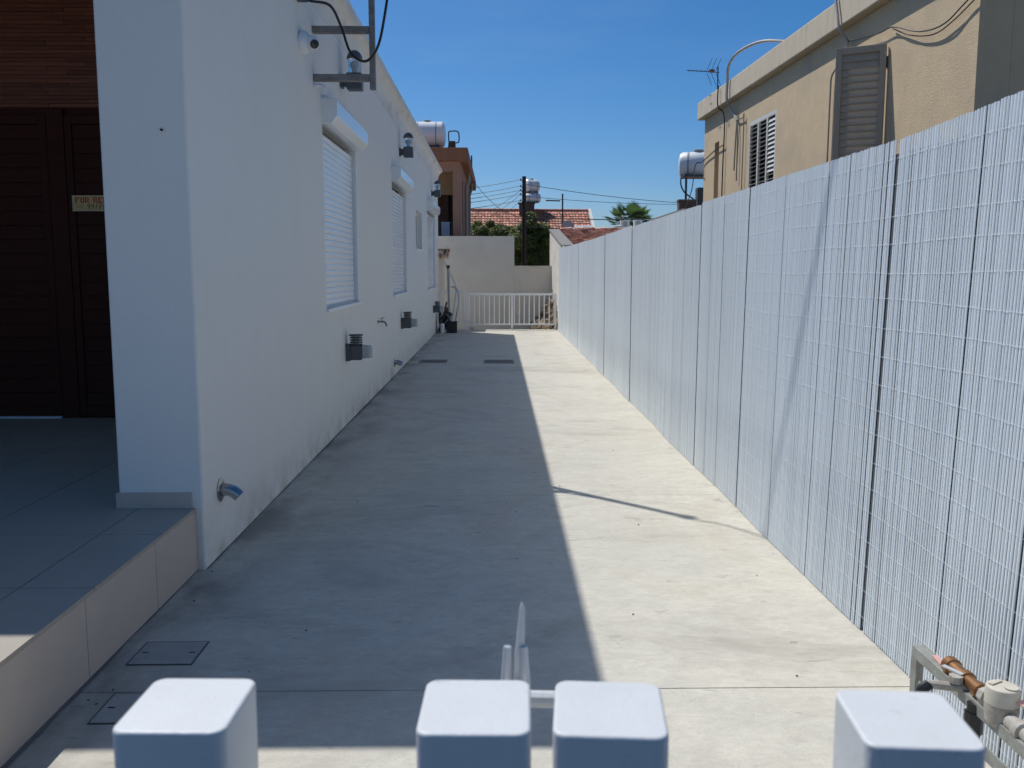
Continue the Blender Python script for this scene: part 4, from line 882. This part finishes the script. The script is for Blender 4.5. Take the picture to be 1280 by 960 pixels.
obj('chimney_shadow_block', boxm(2.0, 2.45, 48.6, 49.6, 3.6, 4.62), 'chimney_dark', th, world=True)  # dark block standing in for the chimney's shadow on the tiles
tank('water_tank', 'upper white tank of the pair on the tiled roof behind the utility pole', (1.80, 49.9, 5.95), .36, .80, (1, .5, 0), 5.06)
tank('water_tank', 'lower pale tank of the pair on the tiled roof behind the utility pole', (1.86, 49.5, 5.30), .24, .85, (1, .1, 0), 5.06)
am = thing('roof_mast', 'thin dark antenna mast in front of the tiled roof', 'antenna', (3.3, 47.3, 0))
obj('mast', MB().tube([(0, 0, 3.2), (0, 0, 5.35)], .04, 6), 'wire_dark', am); obj('boom', MB().tube([(-.85, 0, 5.02), (-.12, 0, 5.0)], .035, 5), 'wire_dark', am)
obj('mount', boxm(-.06, .06, -.06, .06, 3.05, 3.2), 'wire_dark', am)

# ------------------------------------------------------------ utility pole and wires
up = thing('utility_pole', 'dark wooden utility pole behind the stepped cream wall', 'utility pole', (1.03, 36, -.26))
obj('shaft', MB().tube([(0, 0, 0), (0, 0, 5.36)], [.10, .075], 12), 'pole_wood', up, smooth=True)
ins = []
for k, z in enumerate((4.98, 4.74, 4.58, 4.43, 4.20)):
    obj('insulator', MB().lathe([(.02, 0), (.035, .02), (.022, .04), (.035, .06), (.015, .08)], (-.13, -.02, z + .22), (0, 0, 1), 10).tube([(-.07, 0, z + .2), (-.13, -.02, z + .23)], .012, 6), 'ac_dark', up, smooth=True)
    ins.append((.90, 35.98, z))
def sag(a, b, s, n=14):
    a, b = Vector(a), Vector(b); return [a.lerp(b, t / n) - Vector((0, 0, 4 * s * (t / n) * (1 - t / n))) for t in range(n + 1)]
wl_lab = ['topmost', 'second highest', 'third highest', 'fourth highest', 'lowest']
for k, p in enumerate(ins):
    w_ = obj('overhead_wire', MB().tube(sag(p, (-3.4, 37.5, p[2] - .38), .10), .010, 4), 'wire_dark')
    tag(w_, wl_lab[k] + ' overhead wire from the utility pole to the brown house', 'wire', 'wires left of the utility pole')
for k, (p, x) in enumerate(((ins[2], -.75), (ins[3], -.35), (ins[4], .1))):
    w_ = obj('overhead_wire', MB().tube(sag(p, (x, 42, 3.9), .05), .009, 4), 'wire_dark')
    tag(w_, ['left', 'middle', 'right'][k] + ' of three wires slanting from the utility pole down to the trees', 'wire', 'slanting wires')
w_ = obj('overhead_wire', MB().tube(sag((-.85, 34, 4.7), (.9, 43, 4.0), .25), .012, 4), 'wire_dark'); tag(w_, 'dark cable slanting down from the corner of the brown house', 'wire')
for k, (z, x1, y1, z1, r_) in enumerate(((4.80, 9, 39, 4.25, .011), (4.35, 9.5, 40, 4.35, .009), (3.55, 9, 38, 3.75, .018), (3.2, 9, 37, 3.28, .011))):
    w_ = obj('overhead_wire', MB().tube(sag((1.10, 36, z), (x1, y1, z1), .12), r_, 4), 'wire_dark')
    tag(w_, wl_lab[k if k < 3 else 4] + ' overhead wire running right from the utility pole past the palm', 'wire', 'wires right of the utility pole')

# ------------------------------------------------------------ trees
def tree(lb, loc, h, blobs, n, seed):
    rn = random.Random(seed); t = thing('bushy_tree', lb, 'tree', loc, 0, 'trees behind the stepped wall')
    tm_ = MB().tube([(0, 0, 0), (.04, .02, h * .35), (0, 0, h * .7)], [.13, .10, .05], 8)
    for b in blobs: tm_.tube([(.02, 0, h * .3), (b[0] * .5, b[1] * .5, (h * .3 + b[2]) / 2 + .1), (b[0], b[1], b[2])], [.06, .04, .015], 6)
    obj('trunk', tm_, 'bark', t, smooth=True)
    m = MB()
    subs = []
    for (bx, by, bz, br_) in blobs:
        for _ in range(9):
            d = Vector((rn.gauss(0, 1), rn.gauss(0, 1), rn.gauss(0, 1))).normalized() * br_ * rn.uniform(.45, .95)
            subs.append((Vector((bx, by, bz)) + Vector((d.x, d.y, d.z * .85)), br_ * rn.uniform(.40, .62)))
    for _ in range(n):
        c, r_ = rn.choice(subs)
        d = Vector((rn.gauss(0, 1), rn.gauss(0, 1), rn.gauss(0, 1))).normalized() * r_ * rn.uniform(.5, 1.05) ** .6
        p = c + d; s = rn.uniform(.03, .065)
        nrm = (d.normalized() + Vector((rn.uniform(-.7, .7), rn.uniform(-.7, .7), rn.uniform(-.2, .9)))).normalized()
        u = nrm.orthogonal().normalized(); u = Matrix.Rotation(rn.random() * 6.3, 3, nrm) @ u; v = nrm.cross(u)
        m.add([p - u * s, p + v * s * .5 + nrm * s * .12, p + u * s, p - v * s * .5 + nrm * s * .12], [(0, 1, 2, 3)])
    obj('crown', m, 'leaf', t)
tree('round bushy tree left of the utility pole, behind the high part of the stepped wall', (-.30, 41, -.26), 3.9, [(0, 0, 3.35, .55), (-.5, .1, 3.3, .5), (-.9, .1, 3.15, .5), (.4, 0, 3.3, .55), (.75, .1, 3.2, .5), (.1, -.2, 2.8, .7), (-.5, 0, 2.7, .7), (.6, 0, 2.6, .7)], 46000, 1)
tree('taller bushy tree behind the utility pole and the low part of the stepped wall', (1.35, 40, -.26), 4.1, [(-.35, 0, 3.6, .55), (.1, .1, 3.7, .5), (.5, .1, 3.2, .6), (-.55, 0, 3.0, .65), (.15, -.2, 2.7, .8), (.65, 0, 2.4, .7), (-.4, -.1, 2.1, .7), (.2, -.2, 1.8, .8), (.7, 0, 1.7, .5)], 60000, 2)
